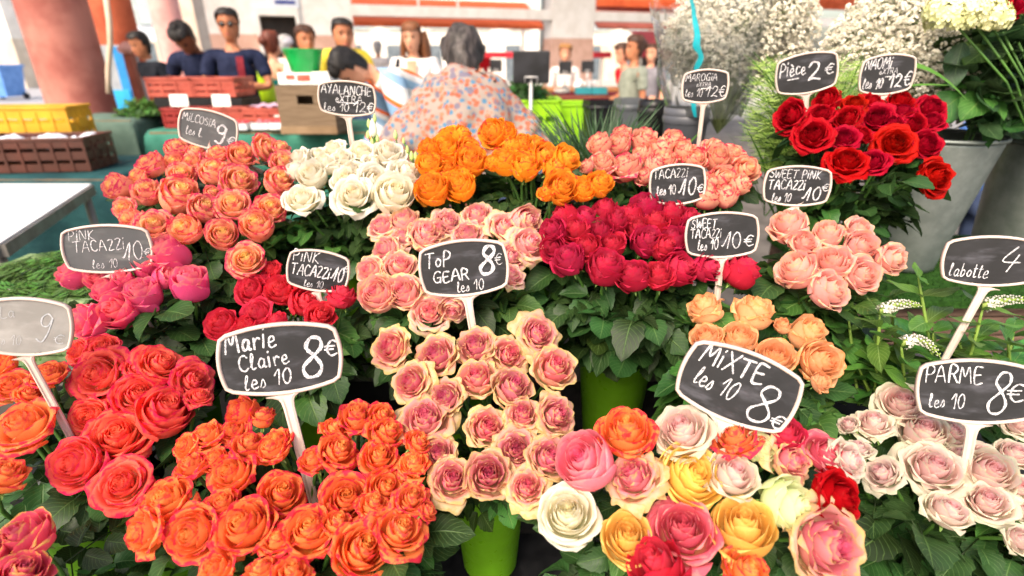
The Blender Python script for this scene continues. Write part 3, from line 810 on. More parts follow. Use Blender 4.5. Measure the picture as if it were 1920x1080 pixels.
def tag_outline(w, h, n=10):
    """barrel shape: four bowed sides with tight corners, counter-clockwise"""
    cx, cy = w * .455, h * .385
    cs = [(cx, -cy), (cx, cy), (-cx, cy), (-cx, -cy)]
    bow = [(w * .5 - cx, 0), (0, h * .5 - cy), (-(w * .5 - cx), 0), (0, -(h * .5 - cy))]
    o = []
    for k in range(4):
        a = cs[k]; c = cs[(k + 1) % 4]; bw = bow[k]
        for i in range(n):
            t = (i + .5) / n
            q = 4 * t * (1 - t)
            o.append(Vector((a[0] + (c[0] - a[0]) * t + bw[0] * q, a[1] + (c[1] - a[1]) * t + bw[1] * q)))
    return o

def price_tag(c, W_, H_, roll, bottom, depth, label, texts, slate=SLATE, ink=CHALK, lean=.5, yaw=0, lines=()):
    """c: centre pixel, W_/H_ size in pixels, bottom: pixel where the stake disappears"""
    rng = random.Random(sum(map(ord, label)))
    P = Pd(c[0], c[1], depth)
    tc = (CAM - P).normalized()
    nrm = (tc * lean + Vector((0, -1, 0)) * (1 - lean)).normalized()
    if yaw: nrm = Matrix.Rotation(R(yaw), 3, 'Z') @ nrm
    k = depth / FPX
    w, h = W_ * k, H_ * k / max(.55, nrm.dot(tc)) * 1.0
    # upright axis: image-up projected on the tag plane, then rolled
    up = _up - nrm * _up.dot(nrm); up.normalize()
    rt = up.cross(nrm)
    M = Matrix((rt, up, nrm)).transposed() @ Matrix.Rotation(R(roll), 3, 'Z')
    # stake foot in the tag plane
    rb = ray(*bottom); tt = (P - CAM).dot(nrm) / rb.dot(nrm)
    fb = M.transposed() @ (CAM + rb * tt - P)
    foot = Vector((fb.x, fb.y, 0))
    sdir = foot - Vector((0, -h * .5, 0))
    sdir.z = 0
    sdir = sdir.normalized() if sdir.length > .004 and sdir.y < 0 else Vector((0, -1, 0))
    tip = foot + sdir * .10
    base = P + M @ tip
    root = thing("price_tag", base, label, "price tag", "slate price tags on white stakes", M.to_quaternion())
    O = -tip     # tag centre in the thing's frame
    th = .0042; fw_ = max(.0045, w * .034)
    outl = tag_outline(w, h); n = len(outl)
    # frame: ring with a rounded section + back plate
    sec = [(0, -th), (0, th * .3), (.18, th * .8), (.5, th), (.82, th * .8), (1, th * .3), (1.0, 0)]
    b = MB(); vs = []; fs = []
    nr = []
    for i in range(n):
        d = outl[(i + 1) % n] - outl[i - 1]; nr.append(Vector((-d.y, d.x)).normalized())
    for s_, z_ in sec:
        for i in range(n):
            p = outl[i] + nr[i] * fw_ * s_
            vs.append(Vector((p.x, p.y, z_)))
    for j in range(len(sec) - 1):
        for i in range(n):
            i2 = (i + 1) % n
            fs.append((j * n + i, j * n + i2, (j + 1) * n + i2, (j + 1) * n + i))
    fs.append(tuple(range(n - 1, -1, -1)))
    b.add([v + O for v in vs], fs)
    b.build("frame", TAGWHITE, root)
    # slate sheet set into the frame
    b = MB(); vs = [Vector((0, 0, .0006))]; fs = []
    for rr_ in (.5, 1.0):
        for i in range(n):
            p = (outl[i] + nr[i] * fw_ * .98) * rr_; vs.append(Vector((p.x, p.y, .0006)))
    for i in range(n):
        i2 = (i + 1) % n
        fs.append((0, 1 + i, 1 + i2)); fs.append((1 + i, 1 + n + i, 1 + n + i2, 1 + i2))
    b.add([v + O for v in vs], fs, smooth=False)
    sl = b.build("slate", slate, root)
    # stake: flared neck under the frame, ridged blade, point
    sw = max(.0045, w * .045)
    pb = Vector((sdir.x * 0, -h * .5 + h * .012, 0))
    L = (tip - pb).length; sx = Vector((-sdir.y, sdir.x, 0))
    b = MB(); vs = []; fs = []
    rows = [(0, 3.6), (.25 * h / .08 * .01, 2.3), (.5 * h / .08 * .01, 1.5), (.9 * h / .08 * .01, 1.15), (1.6 * h / .08 * .01, 1.0), (L * .75, .92), (L * .93, .8), (L, .1)]
    rows = [r_ for r_ in rows if r_[0] <= L]
    prof = [(-1, -.6), (-1, .35), (-.62, .75), (-.36, .2), (.36, .2), (.62, .75), (1, .35), (1, -.6)]
    m_ = len(prof)
    for d_, wk in rows:
        for (a_, z_) in prof:
            vs.append(pb + sdir * d_ + sx * (a_ * sw * wk) + Vector((0, 0, z_ * th * .95)))
    for j in range(len(rows) - 1):
        for i in range(m_):
            fs.append((j * m_ + i, j * m_ + (i + 1) % m_, (j + 1) * m_ + (i + 1) % m_, (j + 1) * m_ + i))
    b.add([v + O for v in vs], fs, smooth=False)
    b.build("stake", TAGWHITE, root)
    # chalk handwriting, in fractions of the tag size
    b = MB()
    for tx in texts:
        s, x, y, hh = tx[:4]
        nat = (sum(G[q][0] + .17 for q in split_glyphs(s)) - .17) * hh * h + .06 * hh * h
        write(b, s, x * w, y * h, hh * h, rng, tx[4], bold=tx[5], wid=tx[6] * w / nat)
    for ln in lines: ribbon(b, [Vector((p[0] * w, p[1] * h, 0)) for p in ln], .006 * h * 2, rng, 0)
    b.v = [tuple(Vector(v) + O + Vector((0, 0, .0012))) for v in b.v]
    b.build("lettering", ink, sl)
    return root

price_tag((391,243), 102, 70, -9, (418,292), 1.20, "small grey slate tag reading 9 € with faint chalk above the coral roses",
    [("MiLCOSiA", -.43, .13, .19, -3, .11, .54), ("9", .12, -.26, .48, 0, .11, .19), ("€", .32, -.27, .2, 0, .14, .13), ("les l.", -.36, -.22, .22, 0, .08, .27)], slate=SLATE_G)
price_tag((651,185), 107, 64, 0, (664,297), 1.195, "black slate tag on a tall stake in the white roses reading 12 €",
    [("AYALANCHE", -.43, .13, .24, -1, .13, .84), ("eXTRA", -.2, -.10, .19, 0, .13, .46), ("les 10", -.40, -.36, .21, 0, .10, .42), ("12€", .10, -.36, .27, 0, .12, .35)], lines=[[(-.18,-.11),(.18,-.12)]])
price_tag((1322,162), 86, 61, -2, (1308,285), 1.2, "black slate tag on a long thin stake behind the cream-and-pink roses, 12 €",
    [("MAROGiA", -.42, .16, .20, 0, .1, .66), ("eXTRA", -.18, .0, .11, 0, .11, .30), ("les 10", -.40, -.28, .22, 0, .08, .36), ("12€", .02, -.30, .30, 0, .10, .42)], lines=[[(-.08,-.06),(.14,-.05)]], ink=CHALK)
price_tag((1512,138), 108, 72, 4, (1511,204), 1.215, "black slate tag standing in the red roses priced 2 € the piece",
    [("Pièce", -.43, .0, .32, 0, .11, .42), ("-", -.3, -.17, .2, 0, .2, .2), ("2", .02, -.2, .46, 0, .12, .22), ("€", .28, -.08, .24, 0, .15, .15)])
price_tag((1663,140), 92, 70, -3, (1643,214), 1.205, "black slate tag standing in the red roses with 12 € and an underlined word",
    [("NAOMi", -.41, .15, .25, 0, .12, .46), ("eXTRA", -.14, .02, .13, 0, .13, .32), ("les 10", -.41, -.32, .25, 0, .11, .36), ("12€", .06, -.32, .32, 4, .11, .38)], lines=[[(-.02,-.05),(.22,-.05)]])
price_tag((1270,346), 104, 76, 2, (1268,432), 1.09, "black slate tag with 10 € between the cream-and-pink and the crimson roses",
    [("TACAZZi", -.42, .16, .2, 1, .11, .60), ("les 10", -.36, -.24, .24, 2, .11, .34), ("/0", .02, -.26, .40, 0, .09, .30), ("€", .34, -.22, .2, 0, .14, .12)])
price_tag((1494,349), 118, 74, -4, (1500,412), 1.09, "black slate tag with 10 € standing above the shell pink roses",
    [("SWEET PiNK", -.42, .2, .2, -1, .11, .74), ("TACAZZi", -.42, -.08, .22, 0, .14, .54), ("les 10", -.34, -.38, .2, 0, .11, .28), ("/0", .10, -.34, .32, 3, .11, .27), ("€", .36, -.1, .16, 0, .14, .1)])
price_tag((203,467), 146, 88, 4, (247,565), .985, "greyish slate tag with 10 € in the loose pink roses at left",
    [("PiNK", -.40, .19, .19, 2, .10, .28), ("TACAZZi", -.37, -.05, .22, 3, .09, .56), ("les 10", -.20, -.38, .18, 0, .08, .28), ("/0", .14, -.24, .36, 4, .07, .24), ("€", .385, -.16, .15, 0, .12, .08)], slate=SLATE_G)
price_tag((597,508), 114, 78, -8, (607,582), 1.005, "small tilted black slate tag with 10 € in the hot pink roses",
    [("PiNK", -.41, .18, .25, 0, .12, .40), ("TACAZZi", -.42, -.13, .26, -2, .13, .60), ("les 10", -.2, -.4, .16, 0, .09, .30), ("/0", .20, -.18, .34, 0, .11, .20), ("€", .385, .06, .14, 0, .14, .08)])
price_tag((870,503), 170, 108, 6, (888,628), .935, "black slate tag with a fat 8 € in the blush roses at centre",
    [("ToP", -.42, .07, .25, 0, .14, .28), ("GEAR", -.35, -.21, .19, 2, .15, .40), ("les 10", -.10, -.41, .18, 3, .11, .30), ("8", .16, -.12, .46, -4, .13, .17), ("€", .345, .0, .2, 0, .11, .09)])
price_tag((1353,441), 133, 86, 1, (1345,555), 1.0, "black slate tag with 10 € above the apricot roses",
    [("SWEET", -.41, .17, .19, 0, .12, .34), ("TACAZZi", -.42, -.05, .19, 0, .12, .42), ("les 10", -.32, -.31, .22, 2, .1, .28), ("/0", .0, -.29, .34, 4, .08, .27), ("€", .30, -.25, .22, 0, .12, .13)])
price_tag((1856,490), 150, 90, -3, (1813,600), .90, "wide black slate tag priced 4 € at the right edge above green foliage",
    [("4", .10, -.14, .46, -4, .06, .20), ("€", .345, .0, .2, 0, .10, .10), ("labotte", -.40, -.3, .26, -3, .08, .40)])
price_tag((48,613), 146, 104, -3, (135,825), .79, "pale washed-out slate tag with faint 9 € at the left edge",
    [("MiLa", -.4, .14, .18, 2, .05, .30), ("les", -.44, -.02, .16, 2, .05, .14), ("les 10", -.34, -.3, .16, 0, .05, .3), ("9", .1, -.22, .44, -6, .045, .14), ("€", .28, -.27, .16, -6, .08, .12)], slate=SLATE_GLARE, ink=GHOST)  # this slate is pale from painted glare
price_tag((527,673), 222, 132, 5, (576,893), .785, "largest black slate tag with 8 € standing in the flame orange roses",
    [("Marie", -.42, .15, .27, 3, .12, .40), ("Claire", -.33, -.12, .22, 5, .13, .40), ("les 10", -.31, -.375, .21, 3, .11, .38), ("8", .15, -.27, .56, -4, .1, .19), ("€", .355, -.02, .2, 0, .13, .10)])
price_tag((1384,725), 220, 136, -21, (1322,852), .745, "black slate tag tilted down to the right above the mixed roses, 8 €",
    [("MiXTE", -.38, .15, .25, -1, .13, .54), ("les 10", -.36, -.17, .25, -3, .10, .36), ("8", .13, -.34, .50, -2, .09, .21), ("€", .345, -.33, .17, 0, .15, .11)])
price_tag((1827,734), 184, 114, 1, (1815,850), .80, "black slate tag with 8 € standing in the pale parma roses",
    [("PARME", -.42, .12, .25, 1, .1, .48), ("les 10", -.38, -.27, .22, 0, .09, .30), ("8", .09, -.3, .60, -5, .08, .16), ("€", .255, -.12, .28, 0, .11, .15)])
# ------------------------------------------------------------------ buckets, tiered stand
def plastic(name, c, rough=.35):
    t = NT(name)
    f = t.noise(9, 4); g_ = t.noise(60, 3)
    col = t.mix(t.smooth(f, .3, .7), hexc(c, .85), hexc(c, 1.08))
    p = t.princ(col, t.smooth(g_, .3, .7, rough - .08, rough + .12), .5, bump=f, bump_d=.003, bump_s=.15)
    tr = t.n("ShaderNodeBsdfTranslucent"); t.l(col, tr.inputs[0])
    mx = t.n("ShaderNodeMixShader"); mx.inputs[0].default_value = .2
    t.l(p.outputs[0], mx.inputs[1]); t.l(tr.outputs[0], mx.inputs[2])
    return t.done(mx)
LIME = plastic("lime_plastic", '#78b81e')
DARKWATER = mat("bucket_water", '#20281c', '#161c14', 6, .2)

def bucket(mouth, label, r=.082, h=.25, mt=None, below=True):
    t = thing("flower_bucket", (mouth.x, mouth.y, mouth.z - h), label, "bucket", "lime green flower buckets")
    b = MB()
    rb = r * .74
    b.lathe([(0.001, 0), (rb * .94, 0), (rb, .006), (r * .97, h * .93), (r * 1.0, h * .935), (r * 1.045, h * .95), (r * 1.05, h * .985), (r * 1.03, h), (r * .985, h * .99), (rb * .96, .012), (.001, .010)], 40)
    b.build("shell", mt or LIME, t)
    b = MB(); b.lathe([(.001, h * .55), (r * .87, h * .55)], 32); b.build("water", DARKWATER, t)
    return t
for kx, where in W.items():
    if kx in ('T', 'N', 'M'): continue
    C0, mo = BUNCH_C[where]
    bucket(mo, "lime green plastic bucket holding the " + where, r=.074 if kx in 'F G P K J' else .085, h=.25)
for kx in ('M', 'N'):
    C0, mo = BUNCH_C[W[kx]]
    bucket(mo, "lime green plastic bucket holding the " + W[kx], r=.075, h=.25)

SHELF = mat("black_shelf", '#121214', '#1b1b1d', 30, .6, .3)
RAIL = mat("shelf_rail", '#76736e', '#4c4a47', 30, .4, .5, metal=.6)
def shelf(y0, y1, z, x0, x1, label, drop=.16):
    t = thing("display_shelf", ((x0 + x1) / 2, y0, z), label, "shelf", "black steps of the flower stand")
    b = MB(); b.box((0, (y1 - y0) / 2, -.012), (x1 - x0, y1 - y0, .024), bev=.003)
    b.box((0, .02, -drop / 2 - .026), (x1 - x0, .018, drop), bev=.002)
    b.build("board", SHELF, t)
    b = MB(); b.box((0, -.009, -.004), (x1 - x0, .016, .04), bev=.004)
    b.build("rail", RAIL, t)
    for sx in (-1, 1):
        for yy in (.04, y1 - y0 - .06):
            b = MB(); hh = z - .026
            b.box((sx * ((x1 - x0) / 2 - .08), yy, -hh / 2 - .026), (.04, .04, hh), bev=.003)
            b.build("leg", SHELF, t)
shelf(.34, .88, .475, -1.45, 1.75, "lowest black step of the flower stand nearest the viewer")
shelf(.893, 1.13, .60, -1.5, 1.85, "middle black step of the flower stand with grey front rail")
shelf(1.143, 1.36, .735, -1.2, 1.0, "highest black step of the flower stand at the back")
# ------------------------------------------------------------------ the market hall and the street behind
def struct(o): o['kind'] = 'structure'; return o
b = MB(); b.box((0, 60, -.05), (400, 400, .1))
struct(b.build("ground", mat("paving", '#b9b4ad', '#a39e97', 3, .8, .2, bump=.3)))
b = MB(); b.box((1.5, 7.2, -.02), (11, 14.5, .048))
struct(b.build("hall_floor", mat("hall_floor", '#5c5650', '#4c4742', 4, .6, .3, bump=.2)))
# street strip
b = MB(); b.box((-26, 30, -.022), (26, 60, .052))
struct(b.build("street", mat("asphalt", '#a5a5aa', '#8e8e94', 12, .85, .2, bump=.4)))

WALLW = mat("plaster_white", '#f4efe9', '#e8e2da', 5, .8, .2)
WALLP = mat("plaster_pink", '#dcb4a2', '#cfa592', 5, .8, .2)
PINK = mat("column_pink", '#bb7a6c', '#9a5a50', 2.5, .75, .2, bump=.25)
TERRA = mat("column_terracotta", '#bd6040', '#a04c32', 3.5, .7, .25)

def column(px, py, y, r, m, label, h=5.8, cap=True):
    p = Py(px, py, y)
    t = thing("column", (p.x, p.y, 0), label, "column", "round columns of the hall")
    b = MB(); b.lathe([(r * 1.35, 0), (r * 1.35, .12), (r * 1.22, .16), (r * 1.18, .24), (r * 1.02, .28)], 40, close=True); b.build("base", m, t)
    b = MB(); b.lathe([(r, .26), (r * .99, 2), (r * .97, 4.2), (r * .94, h)], 40); b.build("shaft", m, t)
    b = MB(); b.lathe([(r * .95, h - .01), (r * 1.1, h), (r * 1.3, h + .12), (r * 1.3, h + .3)], 40, close=True); b.build("capital", m, t)
    return t
column(128, 110, 6.0, .305, PINK, "thick weathered pink column at left, nearest of the columns")
c2 = column(218, 60, 8.2, .27, TERRA, "terracotta orange column behind the thick pink one")
column(314, 40, 13, .30, mat("column_rose", '#e2a8a2', '#d4948e', 3, .7), "pale pink column behind the bending man in navy")
column(420, 40, 18, .26, mat("column_rose", '', ''), "slim pale pink column behind the man in sunglasses")

# square beige pillar and far walls, built along a line that recedes to the right
A = Py(655, 100, 10.0); B = Py(1235, 100, 12.0)
def along(px):
    """x,y on the far wall line under this photo column"""
    r = ray(px, 100); d = Vector((B.x - A.x, B.y - A.y)); o = Vector((A.x, A.y))
    den = r.x * d.y - r.y * d.x
    t = (o.x * d.y - o.y * d.x) / den
    return Vector((r.x * t, r.y * t, 0))
ang = math.atan2(B.y - A.y, B.x - A.x)
ROT = Matrix.Rotation(ang, 3, 'Z')
def wallbox(b, px0, px1, h0, h1, th=.25, back=0.0):
    p0, p1 = along(px0), along(px1)
    c = (p0 + p1) / 2; L = (p1 - p0).length
    n = ROT @ Vector((0, 1, 0))
    c = c + n * (th / 2 + back); c.z = (h0 + h1) / 2
    b.box(c, (L, th, h1 - h0), ROT)
def hz(px, py):
    p = along(px); r = ray(px, py); t = p.y / r.y
    return CAM.z + r.z * t
wl = thing("hall_wall", along(800), "white wall of the hall with big bright openings and a dark doorway", "wall")
wl_o = wl.location.copy()
H_beam0, H_beam1 = hz(850, 33), hz(850, 13)
H_dado = hz(620, 66); H_door = hz(530, 30)
b = MB()
wallbox(b, 400, 497, H_dado, 6.5); wallbox(b, 563.5, 668, H_dado, 6.5); wallbox(b, 497.2, 563.3, H_door, 6.5)
wallbox(b, 668.2, 1035, H_beam0, H_beam1, .2); wallbox(b, 1035.2, 1112, H_dado, 6.5, .45)
wallbox(b, 1112.2, 1700, H_beam0, H_beam1, .2)
wallbox(b, 668.2, 1034.9, hz(850, -22), 6.5, .2); wallbox(b, 1112.2, 1700, hz(850, -40), 6.5, .2)
b.build("wall", WALLW, wl, off=wl_o)
b = MB()
wallbox(b, 400, 497, .03, H_dado - .002, .26); wallbox(b, 563.5, 668, .03, H_dado - .002, .26); wallbox(b, 1035.2, 1112, .03, H_dado - .002, .46)
b.build("dado", WALLP, wl, off=wl_o)
b = MB(); wallbox(b, 497.5, 563, .03, H_door - .004, .06, .16)
b.build("door", mat("door_dark", '#3a322c', '#2a2420', 3, .6, .3, sc=(1, 1, .2)), wl, off=wl_o)
b = MB()
wallbox(b, 490, 497, .03, H_door + .12, .06, -.064); wallbox(b, 563.5, 570, .03, H_door + .12, .06, -.064); wallbox(b, 497.2, 563.3, H_door + .003, H_door + .12, .06, -.064)
b.build("door_frame", mat("door_frame_paint", '#f1eee9', '#e4dfd8', 5, .6), wl, off=wl_o)
# thin mullions in the openings
for kx in (790, 862):
    b = MB(); wallbox(b, kx, kx + 3, H_beam1, hz(850, -22), .05, .06); b.build("mullion", WALLW, wl, off=wl_o)
# blue sign high on the white wall
p = along(549); zz = hz(549, -2)
s_ = thing("wall_sign", (p.x, p.y, zz), "pale sign with a blue bar high on the white wall", "sign")
b = MB(); b.box(ROT @ Vector((0, -.02, .0)), (.42, .03, .26), ROT, bev=.004); b.build("panel", mat("sign_pale", '#dde2ea', '#cfd6e0', 5, .5), s_)
b = MB(); b.box(ROT @ Vector((0, -.038, -.05)), (.30, .006, .05), ROT); b.build("stripe", mat("sign_blue", '#3a4a9a', '#34428c', 5, .5), s_)

# unseen hall roof, added to shade the hall, cut back to half-light its wall
b = MB(); b.box((1.0, 8.8, 6.45), (17, 4.8, .16))
for k in range(6): b.box((1.0, 6.7 + k * .85, 6.26), (17, .16, .215))
struct(b.build("shade_ceiling", mat("ceiling_white", '#e4ded6', '#d6cfc6', 4, .8, .2)))
# orange awnings beyond the openings
AW = mat("awning_orange", '#d2663c', '#bf5630', 2, .7, .2, sc=(1, 6, 1))
def awning(px0, px1, py0, py1, back, label, m=AW):
    p0, p1 = along(px0), along(px1); n = ROT @ Vector((0, 1, 0))
    k = 1 + back / p0.length
    a, c = p0 * k, p1 * k
    def zat(px, py, P):
        r = ray(px, py); return CAM.z + r.z * (P.y / r.y)
    z0, z1 = zat(px0, py1, a), zat(px0, py0, a)
    t = thing("awning", ((a + c) / 2 + Vector((0, 0, z0))), label, "awning", "orange awnings outside")
    d = (c - a); L = d.length; rot = Matrix.Rotation(math.atan2(d.y, d.x), 3, 'Z')
    b = MB()
    N_ = 24
    vs, fs = [], []
    for i in range(N_ + 1):
        x = -L / 2 + L * i / N_
        for (yy, z_) in ((0, 0), (0, (z1 - z0) * .55), (.05, z1 - z0), (1.3, z1 - z0 + .55), (1.34, z1 - z0 + .53), (.08, z1 - z0 - .04), (.03, 0)):
            vs.append(rot @ Vector((x, yy + .01 * math.sin(i * 1.3), z_)))
    for i in range(N_):
        for j in range(7):
            j2 = (j + 1) % 7
            fs.append((i * 7 + j, (i + 1) * 7 + j, (i + 1) * 7 + j2, i * 7 + j2))
    b.add(vs, fs, smooth=False); b.build("canopy", m, t)
    for sx in (-1, 1):
        b = MB(); b.tube([rot @ Vector((sx * L * .48, 1.2, -z0)), rot @ Vector((sx * L * .48, 1.2, z1 - z0 + .5))], .03, 8)
        b.build("pole", WALLW, t)
awning(662, 1018, 36, 49, 3.0, "long orange awning strip seen through the wide opening")
awning(1118, 1300, 46, 54, 3.5, "brownish orange awning strip right of the white pillar", mat("awning_brown", '#a85a48', '#964c3c', 3, .7))
awning(1108, 1330, -14, 11, 4.5, "bright orange awning at the top behind the baby's breath")
awning(1480, 1800, -10, 16, 2.0, "bright orange awning at the top above the cream hydrangea")

# pale houses across the street
def house(px0, px1, y, h, label, cols, floors=3):
    p0, p1 = Py(px0, 100, y), Py(px1, 100, y)
    w = p1.x - p0.x; c = (p0.x + p1.x) / 2
    t = thing("house", (c, y + 3, 0), label, "house", "pale houses across the street")
    b = MB(); b.box((0, 0, h / 2 + 1.2), (w, 6, h - 2.4)); b.build("wall", cols[0], t)
    b = MB(); b.box((0, 0, 1.2 - .002), (w + .04, 6.04, 2.4)); b.build("ground_floor", cols[1], t)
    n = max(1, int(w / 2.6))
    for i in range(n):
        for f in range(floors):
            x = -w / 2 + w * (i + .5) / n; z = 3.4 + f * 2.9
            if z + .8 > h: continue
            q = MB(); q.box((x, -3.02, z + .7), (1.1, .08, 1.5)); o = q.build("window", mat("window_dark", '#aab4bc', '#98a4ae', 2, .2, .6), t)
            q = MB()
            for sx in (-1, 1): q.box((x + sx * .82, -3.05, z + .7), (.5, .06, 1.5))
            q.box((x, -3.09, z - .1), (1.4, .2, .08)); q.build("shutter", mat("shutter", '#b9c6c4', '#a4b2b0', 4, .6), o)
    for i in range(n):
        x = -w / 2 + w * (i + .35) / n
        q = MB(); q.box((x, -3.04, 1.15), (1.0, .08, 2.3)); q.build("door", mat("grey_door", '#6d7880', '#56616a', 3, .5), t)
    b = MB(); b.box((0, 0, h + .1), (w + .5, 6.5, .2)); b.build("roof", mat("roof_tile", '#b06a4c', '#9c5a40', 6, .8), t)
HW = mat("house_white", '#efe9e0', '#e2dbd0', 2, .8); HC = mat("house_cream", '#d9cbb8', '#cabba6', 2, .8)
house(-330, 30, 30, 10, "white house with a cream ground floor at the far left", (HW, HC))
house(33, 112, 34, 12, "narrow pale house behind the thick pink column", (HW, HC))
house(235, 480, 34, 11, "bluish white house behind the parked scooters", (mat("house_blue", '#dfe7ee', '#d2dbe4', 2, .8), HC))
house(640, 1010, 40, 9, "low white house seen through the wide opening", (HW, HW), 2)
house(1020, 1500, 42, 9, "white house seen through the right opening", (HW, HC), 2)

# beige square pillar at mid distance
p = Py(360, 60, 15)
t = thing("square_pillar", (p.x, p.y, 0), "beige square pillar between the two pale pink columns", "pillar")
b = MB(); b.box((0, 0, .15), (.86, .86, .3), bev=.02); b.build("base", mat("pillar_beige", '#cfc2b2', '#c0b2a2', 4, .8), t)
b = MB(); b.box((0, 0, 3.4), (.7, .7, 6.2), bev=.02); b.build("shaft", mat("pillar_beige", '', ''), t)

# blue wheelie bin in the street
p = Ph(14, 187, .0)
t = thing("wheelie_bin", (p.x, p.y, 0), "light blue wheelie bin in the street at far left", "bin")
BL = mat("bin_blue", '#6d9fe0', '#5c8ed0', 4, .45)
b = MB(); 
vs = [(-.42, -.42, .12), (.42, -.42, .12), (.42, .42, .12), (-.42, .42, .12), (-.56, -.52, 1.15), (.56, -.52, 1.15), (.56, .52, 1.15), (-.56, .52, 1.15)]
b.add([Vector(v) for v in vs], [(3, 2, 1, 0), (0, 1, 5, 4), (1, 2, 6, 5), (2, 3, 7, 6), (3, 0, 4, 7)], smooth=False); b.build("body", BL, t)
b = MB(); b.box((0, 0, 1.2), (1.22, 1.14, .1), bev=.03); b.build("lid", BL, t)
for sx in (-1, 1):
    b = MB(); b.tube([(sx * .44, .36, .12), (sx * .52, .36, .12)], .12, 14); b.build("wheel", mat("rubber", '#202024', '#2a2a2e', 8, .7), t)

# parked scooters beyond the columns
def scooter(px, y, yaw, c, label):
    p = Py(px, 120, y)
    t = thing("scooter", (p.x, p.y, 0), label, "scooter", "scooters parked in the street"); t.rotation_euler = (0, 0, yaw)
    m = mat("scooter_" + c[1:], c, None, 5, .3, .5)
    for xx in (-.62, .62):
        b = MB()
        ring = [(xx + .25 * math.cos(a), 0, .27 + .25 * math.sin(a)) for a in [k * math.pi / 9 for k in range(19)]]
        b.tube(ring, .055, 8, cap=False); b.tube([(xx, -.05, .27), (xx, .05, .27)], .09, 10); b.build("wheel", mat("rubber", '', ''), t)
    b = MB(); b.tube([(-.75, 0, .55), (-.5, 0, .62), (-.1, 0, .52), (.05, 0, .35), (.3, 0, .33), (.42, 0, .5), (.5, 0, .85)], [.08, .17, .19, .14, .13, .13, .09], 12); b.build("body", m, t)
    b = MB(); b.tube([(-.72, 0, .78), (-.4, 0, .80), (-.08, 0, .76)], [.1, .15, .1], 10); b.build("seat", mat("seat_black", '#1d1d20', '#28282c', 8, .5), t)
    b = MB(); b.tube([(.62, 0, .27), (.55, 0, .7), (.48, 0, 1.0)], .03, 8); b.tube([(.46, -.33, 1.02), (.48, 0, 1.0), (.46, .33, 1.02)], .022, 8); b.build("handlebar", mat("rubber", '', ''), t)
    b = MB(); b.ball((.6, 0, .88), .09, 10, 7); b.build("headlight", mat("glass_pale", '#dfe8ee', '#cfd8de', 4, .15, .6), t)
scooter(262, 19, .4, '#8fa4b8', "blue-grey scooter parked left of the pale pink column")
scooter(283, 22, .9, '#5d6f80', "dark grey scooter parked farther behind the blue-grey one")
scooter(396, 22, .6, '#a9bccb', "pale blue scooter parked behind the man in sunglasses")

# electrical box, hose and post on the terracotta column
p = Py(230, 130, 7.6)
t = thing("meter_cabinet", (p.x, p.y, .9), "blue and grey cabinet hung on the terracotta column", "cabinet")
b = MB(); b.box((0, 0, .32), (.42, .14, .78), bev=.01); b.build("case", mat("cabinet_grey", '#9aa0a6', '#868c92', 4, .5), t)
b = MB(); b.box((.09, -.08, .36), (.2, .03, .66), bev=.006); b.build("door", mat("cabinet_blue", '#1f86c8', '#1874b4', 5, .4), t)
b = MB(); b.box((-.06, -.1, .05), (.3, .03, .24), bev=.006); b.build("panel", mat("cabinet_cyan", '#28a4dc', '#1c94cc', 5, .4), t)
pts = [Py(198, -10, 5.2), Py(205, 40, 5.2), Py(207, 80, 5.2), Py(203, 130, 5.2), Py(204, 175, 5.2)]
b = MB(); b.tube(pts[::1], .022, 8)
tag(b.build("hose", mat("hose_beige", '#d8c4ac', '#c6b29a', 6, .6)), "beige hose hanging down in front of the terracotta column", "hose")
p = Py(246, 120, 6.6)
t = thing("post", (p.x, p.y, 0), "brown post with a small capped top beside the terracotta column", "post")
b = MB(); b.box((0, 0, .75), (.09, .09, 1.5), bev=.01); b.build("shaft", mat("post_brown", '#9a5440', '#874634', 5, .6), t)
b = MB(); b.lathe([(.07, 1.5), (.1, 1.53), (.1, 1.56), (.03, 1.62), (.001, 1.63)], 14); b.build("cap", mat("post_cap", '#d9a090', '#c88c7c', 5, .6), t)

